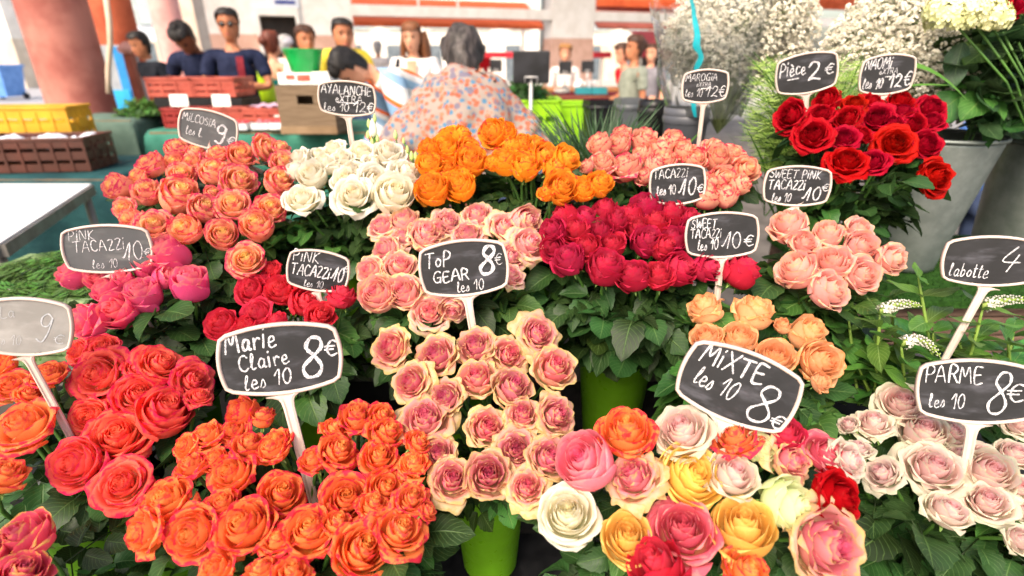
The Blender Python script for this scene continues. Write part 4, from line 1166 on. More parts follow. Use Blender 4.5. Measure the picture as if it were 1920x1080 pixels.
# ------------------------------------------------------------------ stall tables and crates behind the flowers
CLOTH = mat("cloth_green", '#3d7a68', '#2f6656', 5, .85, .15, bump=.6, bd=.02)
CLOTH_D = mat("cloth_dark", '#1f4a4c', '#173a3e', 5, .8, .2, bump=.8, bd=.03)
CLOTH_G = mat("cloth_grey", '#5f7468', '#4c6056', 4, .85, .15, bump=.6, bd=.02)
def draped(name, label, x0, x1, y0, y1, h, m, drop=.75, legs=True, seed=1):
    """a trestle table under a cloth that hangs in folds"""
    t = thing("stall_table", ((x0 + x1) / 2, (y0 + y1) / 2, 0), label, "table")
    W_, D_ = x1 - x0, y1 - y0
    b = MB(); b.box((0, 0, h - .03), (W_ - .02, D_ - .02, .04)); b.build("top", mat("table_wood", '#8a6a4a', '#755838', 6, .6), t)
    for sx in (-1, 1):
        for sy in (-1, 1):
            q = MB(); q.box((sx * (W_ / 2 - .12), sy * (D_ / 2 - .1), (h - .05) / 2), (.05, .05, h - .05)); q.build("leg", mat("table_wood", '', ''), t)
    # cloth: grid whose margin falls over the edge
    b = MB(); nx, ny = 60, 26
    vs, fs = [], []
    for j in range(ny + 1):
        for i in range(nx + 1):
            u = -1.0 + 2.0 * i / nx; v = -1.0 + 2.0 * j / ny
            ex, ey = W_ / 2 + drop, D_ / 2 + drop
            X, Y = u * ex, v * ey
            dx = max(0, abs(X) - W_ / 2); dy = max(0, abs(Y) - D_ / 2)
            d = max(dx, dy)
            fold = math.sin((X + seed) * 17 + seed) * .5 + math.sin((Y + X * .3) * 23) * .5
            x = max(-W_ / 2, min(W_ / 2, X)) + (math.copysign(.015 + .04 * d * (1 + fold), X) if dx > 0 else 0)
            y = max(-D_ / 2, min(D_ / 2, Y)) + (math.copysign(.015 + .05 * d * (1 + fold), Y) if dy > 0 else 0)
            z = h + .004 - max(0, d) + (.004 * fold if d == 0 else 0)
            vs.append(Vector((x, y, max(.02, z))))
    for j in range(ny):
        for i in range(nx):
            a = j * (nx + 1) + i
            fs.append((a, a + 1, a + nx + 2, a + nx + 1))
    b.add(vs, fs); b.build("cloth", m, t)
    return t
draped("a", "long stall table under a faded green cloth with red crates on it", -2.75, -1.05, 4.15, 4.95, .95, CLOTH, seed=1)
draped("b", "stall table under a dark teal cloth holding the brown crate at left", -4.6, -2.35, 3.15, 4.0, .80, CLOTH_D, seed=3)
draped("c", "low table hidden under a grey-green tarpaulin in front of the pink column", -3.55, -2.95, 4.3, 4.85, 1.02, CLOTH_G, seed=5)
p0 = Ph(1030, 168, .98)
draped("d", "cashier table with a dark maroon skirt behind the flowers", Py(1028, 168, 6.2).x, Py(1215, 168, 6.2).x, 6.2, 7.0, 1.08, mat("cloth_maroon", '#5c1420', '#4a0f1a', 4, .8, .15), seed=7)
b = MB(); b.box((0, 0, 0), (1.62, .03, .03), bev=.004)
o = b.build("rail", mat("rail_red", '#b0503c', '#9c4432', 5, .5), None, loc=(-1.9, 4.02, .74)); tag(o, "red-brown rail in front of the green tablecloth", "rail")

def crate(c, size, label, m, rows=3, group=None, rotz=0, wall=.012, name="crate"):
    """slatted open crate; c = centre of its base"""
    t = thing(name, c, label, "crate", group); t.rotation_euler = (0, 0, rotz)
    L, D_, H_ = size
    b = MB()
    b.box((0, 0, .008), (L - .01, D_ - .01, .014))
    sh = H_ / (rows * 1.32)
    for k in range(rows):
        z = sh * .5 + k * (H_ - sh) / max(1, rows - 1) * .995 + .003
        for sy in (-1, 1): b.box((0, sy * (D_ / 2), z), (L, wall, sh))
        for sx in (-1, 1): b.box((sx * (L / 2), 0, z), (wall, D_ - wall - .002, sh))
    n = max(3, int(L / .09))
    for i in range(n + 1):
        x = -L / 2 + L * i / n
        for sy in (-1, 1): b.box((x, sy * (D_ / 2 + .003), H_ * .48), (.014, wall + .004, H_ * .93))
    for i in range(1, 4):
        for sx in (-1, 1): b.box((sx * (L / 2 + .003), -D_ / 2 + D_ * i / 4, H_ * .48), (wall + .004, .014, H_ * .93))
    b.build("shell", m, t)
    b = MB()
    for sy in (-1, 1): b.box((0, sy * D_ / 2, H_ + .006), (L + .03, wall + .016, .016), bev=.003)
    for sx in (-1, 1): b.box((sx * L / 2, 0, H_ + .0085), (wall + .016, D_ + .028, .016), bev=.003)
    b.build("rim", m, t)
    for sx in (-1, 1):
        b = MB(); b.box((sx * (L / 2 + .012), 0, H_ * .72), (.014, D_ * .34, H_ * .2), bev=.004); b.build("handle", m, t)
    return t
RED = mat("crate_red", '#b85a4a', '#a24a3c', 5, .5, .35); REDD = mat("crate_darkred", '#9c3430', '#8a2a28', 5, .5, .35)
def pxbox(x0, x1, yb, y):
    """left / right pixel and base pixel at world depth y -> base centre x, base z, width"""
    a, c = Py(x0, yb, y), Py(x1, yb, y); return (a.x + c.x) / 2, a.z, c.x - a.x
gR = "red plastic crates on the green stall"
stand = MB()
x, z, w = pxbox(300, 462, 190, 4.62)
zt = Py(370, 181, 4.62).z
t = thing("crate_riser", (x, 4.72, .955), "black riser under the two upper red crates", "riser")
b = MB(); b.box((0, 0, (zt - .955) / 2 - .004), (w, .36, zt - .955 - .01), bev=.004); b.build("box", mat("black_shelf", '', ''), t)
b = MB(); b.box((0, -.186, (zt - .955) / 2), (w * .98, .01, .03)); b.build("rail", mat("black_shelf", '', ''), t)
for i, (a, c, lb) in enumerate(((291, 372, "upper red crate at left, under the hands of the man in navy polo"), (374, 451, "upper red crate at right, in front of the man in sunglasses"))):
    x, z, w = pxbox(a, c, 181, 4.62); crate((x, 4.72, zt), (w - .01, .34, .13), lb, RED, group=gR)
for i, (a, c, lb, m) in enumerate(((306, 372, "lower red crate below the left white card", REDD), (374, 452, "lower red crate below the right white card", RED), (454, 527, "lower red crate covered with a lilac paper, beside the brown box", RED))):
    x, z, w = pxbox(a, c, 224, 4.25); crate((x, 4.36, .958), (w - .01, .2, .13), lb, m, group=gR)
CARD = mat("card_white", '#f4f2ee', '#e9e6e0', 6, .7)
for px, lb in ((338, "blank white price card clipped to the left lower crate"), (417, "blank white price card clipped to the right lower crate")):
    p = Py(px, 199, 4.235)
    b = MB(); b.box((0, 0, .04), (.135, .004, .085), Matrix.Rotation(-.12, 3, 'X'), bev=.0015)
    t = thing("price_card", p, lb, "card", "white cards on the red crates"); b.build("card", CARD, t)
    b = MB(); b.box((0, .008, -.005), (.03, .016, .02), bev=.002); b.build("clip", RED, t)
x, z, w = pxbox(470, 527, 190, 4.3)
b = MB()
vs, fs = [], []
for j in range(7):
    for i in range(11):
        vs.append(Vector((w * (i / 10 - .5), .2 * (j / 6 - .5), .008 * math.sin(i * 1.7 + j) + .01 * j / 6)))
for j in range(6):
    for i in range(10): fs.append((j * 11 + i, j * 11 + i + 1, (j + 1) * 11 + i + 1, (j + 1) * 11 + i))
b.add(vs, fs)
o = b.build("wrapping_paper", mat("paper_lilac", '#c9a8bc', '#b894aa', 5, .7), None, loc=(x, 4.36, 1.115)); tag(o, "lilac wrapping paper lying on the red crate beside the brown box", "paper")

# brown box with a hand hole, white tray on it, green bowl above
x, z, w = pxbox(528, 632, 238, 3.9)
BRX, BRW = x, w
zt = Py(580, 160, 3.9).z
t = thing("wooden_box", (x, 4.08, .957), "brown wooden box with a rounded hand hole, a white tray on top", "box")
BRW_M = mat("box_brown", '#7d6a54', '#6a5844', 5, .7, .25, sc=(1, 1, 12))
hb = zt - .957
b = MB()
y0 = -.18
# front with a half-round hole
hx, hw_, hh_ = -.0, .055, .035
for (ax, az, sw_, sh_) in ((-(w / 2 + hw_) / 2 + 0, .0, w / 2 - hw_, hb), ((w / 2 + hw_) / 2, 0, w / 2 - hw_, hb)):
    b.box((ax, y0, hb / 2), (sw_, .016, hb))
b.box((0, y0, hb * .31), (2 * hw_ - .001, .0155, hb * .62)); b.box((0, y0, hb * .90), (2 * hw_ - .001, .0155, hb * .2))
b.box((0, .18, hb / 2), (w, .016, hb))
for sx in (-1, 1): b.box((sx * (w / 2 - .008), 0, hb / 2), (.0155, .344, hb * .999))
b.box((0, 0, .01), (w - .04, .34, .015))
b.build("boards", BRW_M, t)
b = MB(); b.box((0, y0 - .012, .03), (w + .008, .012, .05), bev=.002); b.build("skirting", mat("box_edge", '#8f7658', '#7c6448', 6, .7), t)
t = thing("tray", (x, 4.08, zt + .002), "white tray with paper sheets lying on the brown box", "tray")
b = MB(); b.box((0, 0, .008), (w * .9, .3, .012))
for sy in (-1, 1): b.box((0, sy * .15, .04), (w * .9, .01, .075))
for sx in (-1, 1): b.box((sx * w * .45, 0, .04), (.01, .289, .0745))
b.build("shell", CARD, t)
b = MB(); b.box((.0, -.158, .045), (.09, .003, .04)); b.box((-.09, -.158, .05), (.06, .003, .03)); b.build("print", mat("print_red", '#c8604c', '#b0503e', 6, .6), t)
p = Py(574, 137, 4.3)
t = thing("bowl", (p.x, p.y, p.z), "large bright green ribbed bowl above the brown box", "bowl")
k = .145
b = MB(); n = 40; vs, fs = [], []
prof = [(.001, 0), (.62, 0), (.70, .06), (.82, .5), (.95, .98), (1.0, 1.02), (1.02, 1.0), (.96, .95), (.8, .45), (.66, .08), (.001, .05)]
for r_, z_ in prof:
    for i in range(n):
        a = 2 * math.pi * i / n; rr = r_ * (1 + .012 * (1 if i % 2 else -1) * (.2 < z_ < .97))
        vs.append(Vector((rr * k * math.cos(a), rr * k * math.sin(a), z_ * k * 1.12)))
for j in range(len(prof) - 1):
    for i in range(n): fs.append((j * n + i, j * n + (i + 1) % n, (j + 1) * n + (i + 1) % n, (j + 1) * n + i))
b.add(vs, fs); b.build("shell", mat("bowl_green", '#14a04a', '#109040', 5, .35, .5), t)
b = MB(); b.lathe([(.58 * k, -.012), (.62 * k, .002)], 30); b.build("foot", mat("bowl_green", '', ''), t)

# punnets and plates on the green cloth
def punnet(px, py, y, label, cols):
    p = Py(px, py, y); t = thing("punnet", (p.x, p.y, .958), label, "punnet", "fruit punnets on the green stall")
    b = MB(); b.box((0, 0, .004), (.12, .1, .006))
    for sy in (-1, 1): b.box((0, sy * .05, .025), (.12, .004, .045))
    for sx in (-1, 1): b.box((sx * .06, 0, .025), (.004, .095, .0445))
    b.build("tray", mat("punnet_clear", '#dfe2e4', '#cfd3d6', 6, .3), t)
    b = MB(); g = random.Random(px)
    for i in range(16):
        b.ball((g.uniform(-.045, .045), g.uniform(-.035, .035), g.uniform(.03, .055)), g.uniform(.014, .019), 8, 6)
    o = b.build("berries", mat(*cols), t)
cr = ("strawberry", '#d24a52', '#c03a44', 10, .35)
punnet(452, 230, 4.18, "small punnet of red berries left of the white jug", cr); punnet(490, 228, 4.2, "punnet of pinkish red berries below the third red crate", ("radish", '#e06a74', '#cc5862', 10, .4)); punnet(520, 226, 4.22, "punnet of red berries beside the brown box", cr)
p = Py(517, 242, 4.12)
t = thing("plate", (p.x, 4.17, .958), "white plate near the edge of the green cloth", "plate")
b = MB(); b.lathe([(.001, .004), (.05, .004), (.085, .014), (.09, .016), (.085, .01), (.05, 0), (.001, 0)], 28); b.build("dish", CARD, t)
b = MB(); b.lathe([(.04, .0045), (.048, .006), (.05, .0075)], 28); b.build("ring", mat("plate_grey", '#c8c6c2', '#bab8b4', 6, .5), t)
p = Py(524, 212, 4.3)
t = thing("jug", (p.x, p.y, .958), "white plastic jug standing beside the brown box", "jug")
b = MB(); b.lathe([(.001, 0), (.04, 0), (.045, .02), (.045, .09), (.03, .12), (.028, .14), (.03, .142), (.02, .12)], 20); b.build("body", CARD, t)
b = MB(); b.tube([(.044, 0, .09), (.075, 0, .08), (.075, 0, .04), (.045, 0, .03)], .007, 8); b.build("handle", CARD, t)

def herb_heap(c, size, label, m, n=420, seed=3, name="herb_heap"):
    g = random.Random(seed); b = MB()
    t = thing(name, c, label, "herbs")
    for i in range(n):
        a, rr = g.uniform(0, 6.28), math.sqrt(g.random())
        x, y = rr * math.cos(a) * size[0] / 2, rr * math.sin(a) * size[1] / 2
        z = size[2] * (1 - rr ** 2) * g.uniform(.35, 1.0)
        L = g.uniform(.035, .07)
        vs, fs, uvs = leaflet(L, L * g.uniform(.35, .6), g, .3, .3, ns=6)
        M = Matrix.Rotation(g.uniform(0, 6.28), 3, 'Z') @ Matrix.Rotation(g.uniform(-1.1, .3), 3, 'Y')
        b.add([Vector((x, y, z)) + M @ v for v in vs], fs, uvs, lr=g.uniform(.05, 1))
    b.build("leaves", m, t)
    b = MB(); b.lathe([(size[0] * .49, 0.004), (size[0] * .36, size[2] * .4), (size[0] * .16, size[2] * .62), (.001, size[2] * .66)], 20)
    o = b.build("stalks", mat("herb_core", '#2a4a1c', '#203c16', 30, .7), t); o.scale = (1, size[1] / size[0], 1)
    return t
HERB = leaf_mat("herb_leaf", '#46762c', '#5c8c3a', '#8ab05c', .5, .3)
x, z, w = pxbox(203, 300, 184, 4.5)
herb_heap((x, 4.58, 1.027), (w, .34, .12), "heap of green herbs on the grey-green tarpaulin", HERB)

# left: brown crate and yellow crate on the dark cloth
BRC = mat("crate_brown", '#5a3026', '#482419', 5, .4, .45); YEL = mat("crate_yellow", '#d8a428', '#c08e1c', 5, .45, .4)
x, z, w = pxbox(-40, 152, 322, 3.3)
cb = crate((x + .02, 3.44, .806), (w, .3, .19), "dark brown plastic crate on the teal cloth at left", BRC, rows=3, rotz=.14)
b = MB(); g = random.Random(4)
vs, fs = [], []
for j in range(9):
    for i in range(19):
        vs.append(Vector(((w - .03) * (i / 18 - .5), .27 * (j / 8 - .5), g.uniform(-.012, .025) + .02 * math.sin(i * .9))))
for j in range(8):
    for i in range(18): fs.append((j * 19 + i, j * 19 + i + 1, (j + 1) * 19 + i + 1, (j + 1) * 19 + i))
b.add(vs, fs, smooth=False)
o = b.build("crumpled_paper", mat("paper_bluewhite", '#e6e8f0', '#d4d8e4', 8, .8), None, loc=(x + .02, 3.44, .97)); o.rotation_euler = (0, 0, .14)
tag(o, "crumpled white paper filling the brown crate", "paper")
x, z, w = pxbox(-60, 148, 262, 3.75)
crate((x, 3.78, .806), (w, .24, .34), "yellow plastic crate behind the brown one", YEL, rows=4, rotz=.1)

# white-topped metal table with a lower shelf, lime bag below, far left
STEEL = mat("steel_grey", '#8a8680', '#76726c', 12, .45, .5, metal=.5); TOPW = mat("table_white", '#f2f1f0', '#e6e5e4', 5, .45, .4)
q = [Vector((-2.18, 2.75)), Vector((-1.80, 1.78)), Vector((-3.0, 1.78)), Vector((-3.2, 2.75))]
c = Vector((-2.55, 2.27))
t = thing("metal_table", (c.x, c.y, 0), "white-topped metal folding table at the left edge", "table")
hT = .855
b = MB(); vs = [Vector((p.x - c.x, p.y - c.y, hT)) for p in q] + [Vector((p.x - c.x, p.y - c.y, hT - .006)) for p in q]
b.add(vs, [(3, 2, 1, 0), (4, 5, 6, 7)] + [(i, (i + 1) % 4, (i + 1) % 4 + 4, i + 4) for i in range(4)], smooth=False); b.build("top", TOPW, t)
b = MB()
for i in range(4):
    a, d = q[i] - c, q[(i + 1) % 4] - c
    m_ = (a + d) / 2; L = (d - a).length; an = math.atan2(d.y - a.y, d.x - a.x)
    b.box((m_.x, m_.y, hT - .03), (L - .01, .026, .046), Matrix.Rotation(an, 3, 'Z'))
b.build("frame", STEEL, t)
for p in q:
    a = (p - c) * .94
    b = MB(); b.tube([(a.x, a.y, hT - .055), (a.x * .96, a.y * 1.0, .0)], .018, 8); b.build("leg", STEEL, t)
b = MB(); b.tube([((q[0] - c).x * .93, (q[0] - c).y * .93, .15), ((q[1] - c).x * .93, (q[1] - c).y * .93, hT - .08)], .009, 6); b.build("brace", STEEL, t)
b = MB(); b.box((0, 0, .32), (.95, .72, .02)); b.build("lower_shelf", mat("shelf_pale", '#cfcdd6', '#bdbbc6', 6, .6), t)
b = MB(); g = random.Random(9); vs, fs = [], []
for j in range(9):
    for i in range(15):
        u, v = i / 14 - .5, j / 8 - .5
        vs.append(Vector((u * .62, v * .4, .12 * max(0, 1 - (2 * u) ** 2) * max(0, 1 - (2 * v) ** 2) + g.uniform(0, .03))))
for j in range(8):
    for i in range(14): fs.append((j * 15 + i, j * 15 + i + 1, (j + 1) * 15 + i + 1, (j + 1) * 15 + i))
b.add(vs, fs, smooth=False)
o = b.build("plastic_bag", mat("bag_lime", '#86d81c', '#6cc010', 6, .4), None, loc=(c.x + .22, c.y + .22, .334)); tag(o, "lime green plastic bag on the shelf under the white table", "bag")

# lime crates, monitor, counter things at the right
LIMEC = mat("crate_lime", '#9ad21e', '#86be12', 5, .45, .4)
x, z, w = pxbox(962, 1048, 268, 3.6)
z0 = .62
crate((x, 3.78, z0), (w, .34, Py(1000, 192, 3.6).z - z0), "lime green crate under the leafy heap, right of the floral blouse", LIMEC, rows=5)
x2, z2, w2 = pxbox(985, 1078, 268, 4.1)
t = thing("low_bench", ((x + x2) / 2, 3.95, 0), "black low bench carrying the lime crates", "bench")
b = MB(); b.box((0, 0, z0 - .022), (.85, .8, .036), bev=.004); b.build("top", SHELF, t)
for sx in (-1, 1):
    b = MB(); b.box((sx * .36, 0, (z0 - .04) / 2), (.05, .6, z0 - .042)); b.build("leg", SHELF, t)
crate((x2 + .1, 4.15, z0), (w2, .34, Py(1000, 196, 4.1).z - z0), "second lime green crate behind the first", LIMEC, rows=5)
x, z, w = pxbox(938, 1030, 188, 3.7)
herb_heap((x, 3.78, Py(1000, 190, 3.6).z - .02), (w, .32, .17), "heap of leafy greens in the lime crate", leaf_mat("greens_leaf", '#3a7030', '#4e8440', '#84ac68', .5, .3), 520, 8)
SCRB = mat("screen_back", '#1c1c1e', '#26262a', 10, .45, .4)
def monitor(px, py, y, w, h, label, zb, group="black screens on the counters"):
    p = Py(px, py, y)
    t = thing("monitor", (p.x, p.y, zb), label, "monitor", group)
    zc = p.z - zb
    b = MB(); b.box((0, 0, zc), (w, .03, h), bev=.008); b.build("panel", SCRB, t)
    b = MB(); b.box((0, .012, zc), (w * .6, .04, h * .6), bev=.012); b.build("housing", SCRB, t)
    b = MB(); b.tube([(0, -.005, .012), (0, -.005, zc - h * .3)], .011, 8); b.build("stand", mat("pole_grey", '#c6c4c2', '#b2b0ae', 8, .4, .5, metal=.4), t)
    b = MB(); b.box((0, 0, .006), (w * .5, .14, .012), bev=.004); b.build("foot", SCRB, t)
    b = MB(); b.tube([(-w * .17, -.022, zc - h * .48), (-w * .17, -.022, zc - h * .3), (w * .17, -.022, zc - h * .3), (w * .17, -.022, zc - h * .48)], .005, 6); b.build("bracket", mat("pole_grey", '', ''), t)
monitor(996, 126, 3.55, .225, .185, "large black screen on a thin pole above the leafy greens", .64)
monitor(930, 123, 7.6, .16, .15, "small black screen behind the grey-haired woman", 1.1)
monitor(1060, 127, 7.4, .165, .16, "small black screen in front of the woman with glasses", 1.1)
monitor(1102, 125, 7.2, .16, .14, "small black screen right of the woman with glasses", 1.1)
# long wooden counter
x, z, w = pxbox(905, 1180, 150, 7.4)
t = thing("counter", (x, 7.6, 0), "long wooden cashier counter at the back", "counter")
b = MB(); b.box((0, 0, 1.07), (w, .7, .05), bev=.006); b.build("top", mat("counter_wood", '#a8713f', '#8f5c30', 4, .5, .35, sc=(.3, 3, 1)), t)
b = MB(); b.box((0, .02, .52), (w - .1, .6, 1.04)); b.build("body", mat("counter_side", '#8a5a34', '#744826', 4, .6), t)
for px, lb, cc in ((1095, "teal tray on the maroon table, left one", '#2a8a94'), (1125, "teal tray on the maroon table, right one", '#2a8a94')):
    xx, zz, ww = pxbox(px - 14, px + 14, 168, 6.25)
    t = thing("tray", (xx, 6.36, 1.086), lb, "tray", "teal trays on the maroon table")
    b = MB(); b.box((0, 0, .005), (ww, .2, .008))
    for sy in (-1, 1): b.box((0, sy * .1, .035), (ww, .008, .065))
    for sx in (-1, 1): b.box((sx * ww / 2, 0, .035), (.008, .19, .0645))
    b.build("shell", mat("tray_teal", cc, None, 5, .45), t)
    b = MB(); b.box((0, 0, .012), (ww * .9, .16, .006)); b.build("liner", mat("tray_dark", '#1d5a62', None, 5, .5), t)
p = Py(1055, 158, 6.4)
t = thing("plate_stack", (p.x, 6.42, 1.086), "stack of white plates on the maroon table", "plates")
for i in range(4):
    b = MB(); b.lathe([(.001, .004), (.05, .004), (.09, .014), (.092, .017), (.05, 0), (.001, 0)], 24); o = b.build("plate", CARD, t); o.location = (0, 0, .012 * i + .001)
p = Py(1100, 143, 7.35)
b = MB(); g = random.Random(5)
for i in range(14): b.ball((g.uniform(-.13, .13), g.uniform(-.06, .06), g.uniform(.02, .07)), g.uniform(.025, .045), 7, 5)
o = b.build("plastic_bags", mat("bag_white", '#eceae8', '#dcdad8', 8, .5), None, loc=(p.x, 7.4, 1.097)); tag(o, "crumpled white plastic bags on the wooden counter", "bags")
# red barrier and dark red van roof beyond
p = Py(925, 103, 17); q_ = Py(1000, 103, 17)
t = thing("barrier", (p.x + 1.2, 17, 0), "red horizontal bar beyond the wide opening", "barrier")
b = MB(); b.box((0, 0, p.z), (4.5, .05, .16), bev=.01); b.build("bar", mat("barrier_red", '#e03444', '#d02a3a', 4, .5), t)
for sx in (-1, 1):
    b = MB(); b.box((sx * 2, .06, p.z / 2), (.07, .05, p.z)); b.build("post", WALLW, t)
x, z, w = pxbox(1195, 1262, 150, 8.8)
t = thing("market_stall", (x, 9.2, 0), "dark red canopy stall behind the man in olive shirt", "stall")
zt = Py(1225, 66, 8.8).z
b = MB(); vs = [Vector(v) for v in ((-w / 2, -.5, zt - .12), (w / 2, -.5, zt - .12), (w / 2, .5, zt + .1), (-w / 2, .5, zt + .1), (-w / 2, -.5, zt - .3), (w / 2, -.5, zt - .3))]
b.add(vs, [(0, 1, 2, 3), (4, 5, 1, 0)], smooth=False); b.build("canopy", mat("canopy_wine", '#7c1626', '#68101e', 4, .7), t)
b = MB(); b.box((0, .2, 1.2), (w * .9, .5, .9), bev=.02); b.build("cabinet", mat("cabinet_dark", '#2c2426', '#38302e', 4, .6), t)
for sx in (-1, 1):
    b = MB(); b.tube([(sx * w * .47, -.45, 0), (sx * w * .47, -.45, zt - .1)], .02, 8); b.build("pole", STEEL, t)
# dark bins behind the cream-and-pink roses
def tub(px0, px1, pyt, y, h, label, m, zb=None, square=False):
    x, z, w = pxbox(px0, px1, pyt, y)
    t = thing("tub", (x, y + w / 2, z - h), label, "tub", "dark tubs behind the roses")
    b = MB()
    n = 4 if square else 32
    r = w / 2 * (1.3 if square else 1)
    rot = Matrix.Rotation(math.pi / 4 + .12, 3, 'Z') if square else None
    b.lathe([(.001, 0), (r * .82, 0), (r * .97, h * .93), (r, h * .94), (r, h), (r * .94, h), (r * .8, .02), (.001, .02)], n, rot=rot)
    if square: b.sm = [False] * len(b.sm)
    b.build("shell", m, t)
    b = MB(); b.lathe([(r * 1.0, h * .88), (r * 1.03, h * .9), (r * 1.03, h * .93), (r * .99, h * .94)], n, rot=rot); b.build("collar", m, t)
    if z - h > .05:
        tt = thing("plinth", (x, y + w / 2, 0), "grey plinth under the " + label, "plinth", "plinths under the tubs")
        q = MB(); q.box((0, 0, (z - h) / 2), (w, w, z - h - .004), bev=.006); q.build("block", SHELF, tt)
        q = MB(); q.box((0, 0, .03), (w + .03, w + .03, .055)); q.build("base", SHELF, tt)
tub(1160, 1214, 186, 2.75, .45, "grey square tub left of the black one", mat("tub_grey", '#5e6266', '#4c5054', 6, .4), square=True)
tub(1205, 1268, 190, 2.2, .45, "round black tub under the cellophane wrap", mat("tub_black", '#101012', '#18181a', 6, .4))
tub(1258, 1345, 205, 1.85, .42, "slate grey tub below the thin-staked tag", mat("tub_slate", '#5a5c62', '#484a50', 6, .45))
tub(1100, 1160, 190, 3.2, .40, "black tub beside the lime crates", mat("tub_black", '', ''), square=True)
# ------------------------------------------------------------------ people
SKIN = {k: mat("skin_" + k, a, b, 9, .5, .35, bump=.05) for k, a, b in (('tan', '#b97a58', '#a96a4a'), ('fair', '#dba283', '#cf9274'), ('dark', '#8d5a40', '#7d4d36'))}
HAIRM = {k: mat("hair_" + k, a, b, 40, .55, .35, bump=.6, sc=(1, 1, .15)) for k, a, b in (('black', '#1d1917', '#120f0e'), ('brown', '#4a2f20', '#37231a'), ('auburn', '#7a4a2a', '#5f3820'), ('grey', '#4a4340', '#26211f'), ('silver', '#c4c2c0', '#a8a6a4'), ('red', '#6e3626', '#55291d'), ('blond', '#a87a48', '#8a6238'))}
EYE = mat("eye_dark", '#1a1412', '#241c18', 30, .2, .6); LIP = mat("lip", '#a85a50', '#984e46', 20, .5)
NAVY = mat("shirt_navy", '#232a44', '#1a2036', 14, .85, .15, bump=.4); JEAN = mat("jeans", '#3a4660', '#2e3850', 14, .85, .15)
def skin_obj(name, verts, edges, radii, m, parent, sub=2, root=0):
    me = bpy.data.meshes.new(name)
    me.from_pydata([tuple(v) for v in verts], edges, [])
    o = bpy.data.objects.new(name, me); link(o); o.parent = parent
    md = o.modifiers.new("grow", 'SKIN'); md.use_smooth_shade = True
    me.skin_vertices.new() if hasattr(me.skin_vertices, 'new') and not me.skin_vertices else None
    if not me.skin_vertices:
        bm = bmesh.new(); bm.from_mesh(me); bm.verts.layers.skin.verify(); bm.to_mesh(me); bm.free()
    for i, r in enumerate(radii):
        s = me.skin_vertices[0].data[i]
        s.radius = r if hasattr(r, '__len__') else (r, r)
        s.use_root = (i == root)
    sd_ = o.modifiers.new("smooth", 'SUBSURF'); sd_.levels = sub; sd_.render_levels = sub
    me.materials.append(m)
    return o

HEADP = [(-.150, .044, .030, .060), (-.118, .040, .066, .060), (-.104, .049, .086, .066), (-.078, .057, .089, .078), (-.048, .065, .089, .090), (-.018, .071, .088, .097),
         (.004, .0735, .084, .100), (.030, .0755, .091, .102), (.060, .074, .088, .098), (.086, .066, .076, .088), (.106, .050, .056, .068), (.118, .026, .028, .036), (.1215, .002, .002, .002)]
def finish_body(o, hc, hrt, hdir, hup, s):
    '''grow the limbs, merge the shaped head into them and remesh to one continuous skin'''
    dg = bpy.context.evaluated_depsgraph_get()
    ev = o.evaluated_get(dg); me = bpy.data.meshes.new_from_object(ev)
    bm = bmesh.new(); bm.from_mesh(me)
    n = 28; rows = []
    for z, w, fr, bk in HEADP:
        row = []
        for k in range(n):
            a = 2 * math.pi * k / n
            x = math.copysign(abs(math.sin(a)) ** .92, math.sin(a)) * w; c = math.cos(a)
            y = c * (fr if c > 0 else bk)
            if c > .3:
                y += math.exp(-(x / .015) ** 2) * (.026 * math.exp(-((z + .036) / .022) ** 2) + .010 * math.exp(-((z + .005) / .02) ** 2))
                y -= .007 * math.exp(-((abs(x) - .032) / .016) ** 2) * math.exp(-((z - .002) / .014) ** 2)
                y += .004 * math.exp(-(x / .025) ** 2) * math.exp(-((z + .080) / .012) ** 2)
            if abs(c) < .25 and -.05 < z < .035: x *= 1.13
            row.append(bm.verts.new(hc + (hrt * x + hdir * y + hup * z) * s))
        rows.append(row)
    for i in range(len(rows) - 1):
        for k in range(n):
            bm.faces.new((rows[i][k], rows[i][(k + 1) % n], rows[i + 1][(k + 1) % n], rows[i + 1][k]))
    bm.faces.new(rows[0][::-1]); bm.faces.new(rows[-1])
    bmesh.ops.recalc_face_normals(bm, faces=bm.faces[:])
    me2 = bpy.data.meshes.new("body"); bm.to_mesh(me2); bm.free()
    for m_ in o.data.materials: me2.materials.append(m_)
    o.modifiers.clear(); o.data = me2
    rm = o.modifiers.new("one_skin", 'REMESH'); rm.mode = 'VOXEL'; rm.voxel_size = .0078 * s; rm.use_smooth_shade = True
    sm = o.modifiers.new("soft", 'SMOOTH'); sm.iterations = 2; sm.factor = .5
    # keep the one outer skin, drop pockets left inside it
    dg = bpy.context.evaluated_depsgraph_get()
    me3 = bpy.data.meshes.new_from_object(o.evaluated_get(dg))
    ne = len(me3.edges); ed = np.empty(ne * 2, dtype=np.int32); me3.edges.foreach_get("vertices", ed); ed = ed.reshape(-1, 2)
    lab = np.arange(len(me3.vertices))
    while True:
        m_ = np.minimum(lab[ed[:, 0]], lab[ed[:, 1]]); l2 = lab.copy()
        np.minimum.at(l2, ed[:, 0], m_); np.minimum.at(l2, ed[:, 1], m_); l2 = l2[l2]
        if (l2 == lab).all(): break
        lab = l2
    ids, cnt = np.unique(lab, return_counts=True); big = ids[cnt.argmax()]
    if len(ids) > 1:
        bm = bmesh.new(); bm.from_mesh(me3); bm.verts.ensure_lookup_table()
        bmesh.ops.delete(bm, geom=[bm.verts[i] for i in np.nonzero(lab != big)[0]], context='VERTS'); bm.to_mesh(me3); bm.free()
    o.modifiers.clear(); me3.name = "body"; o.data = me3

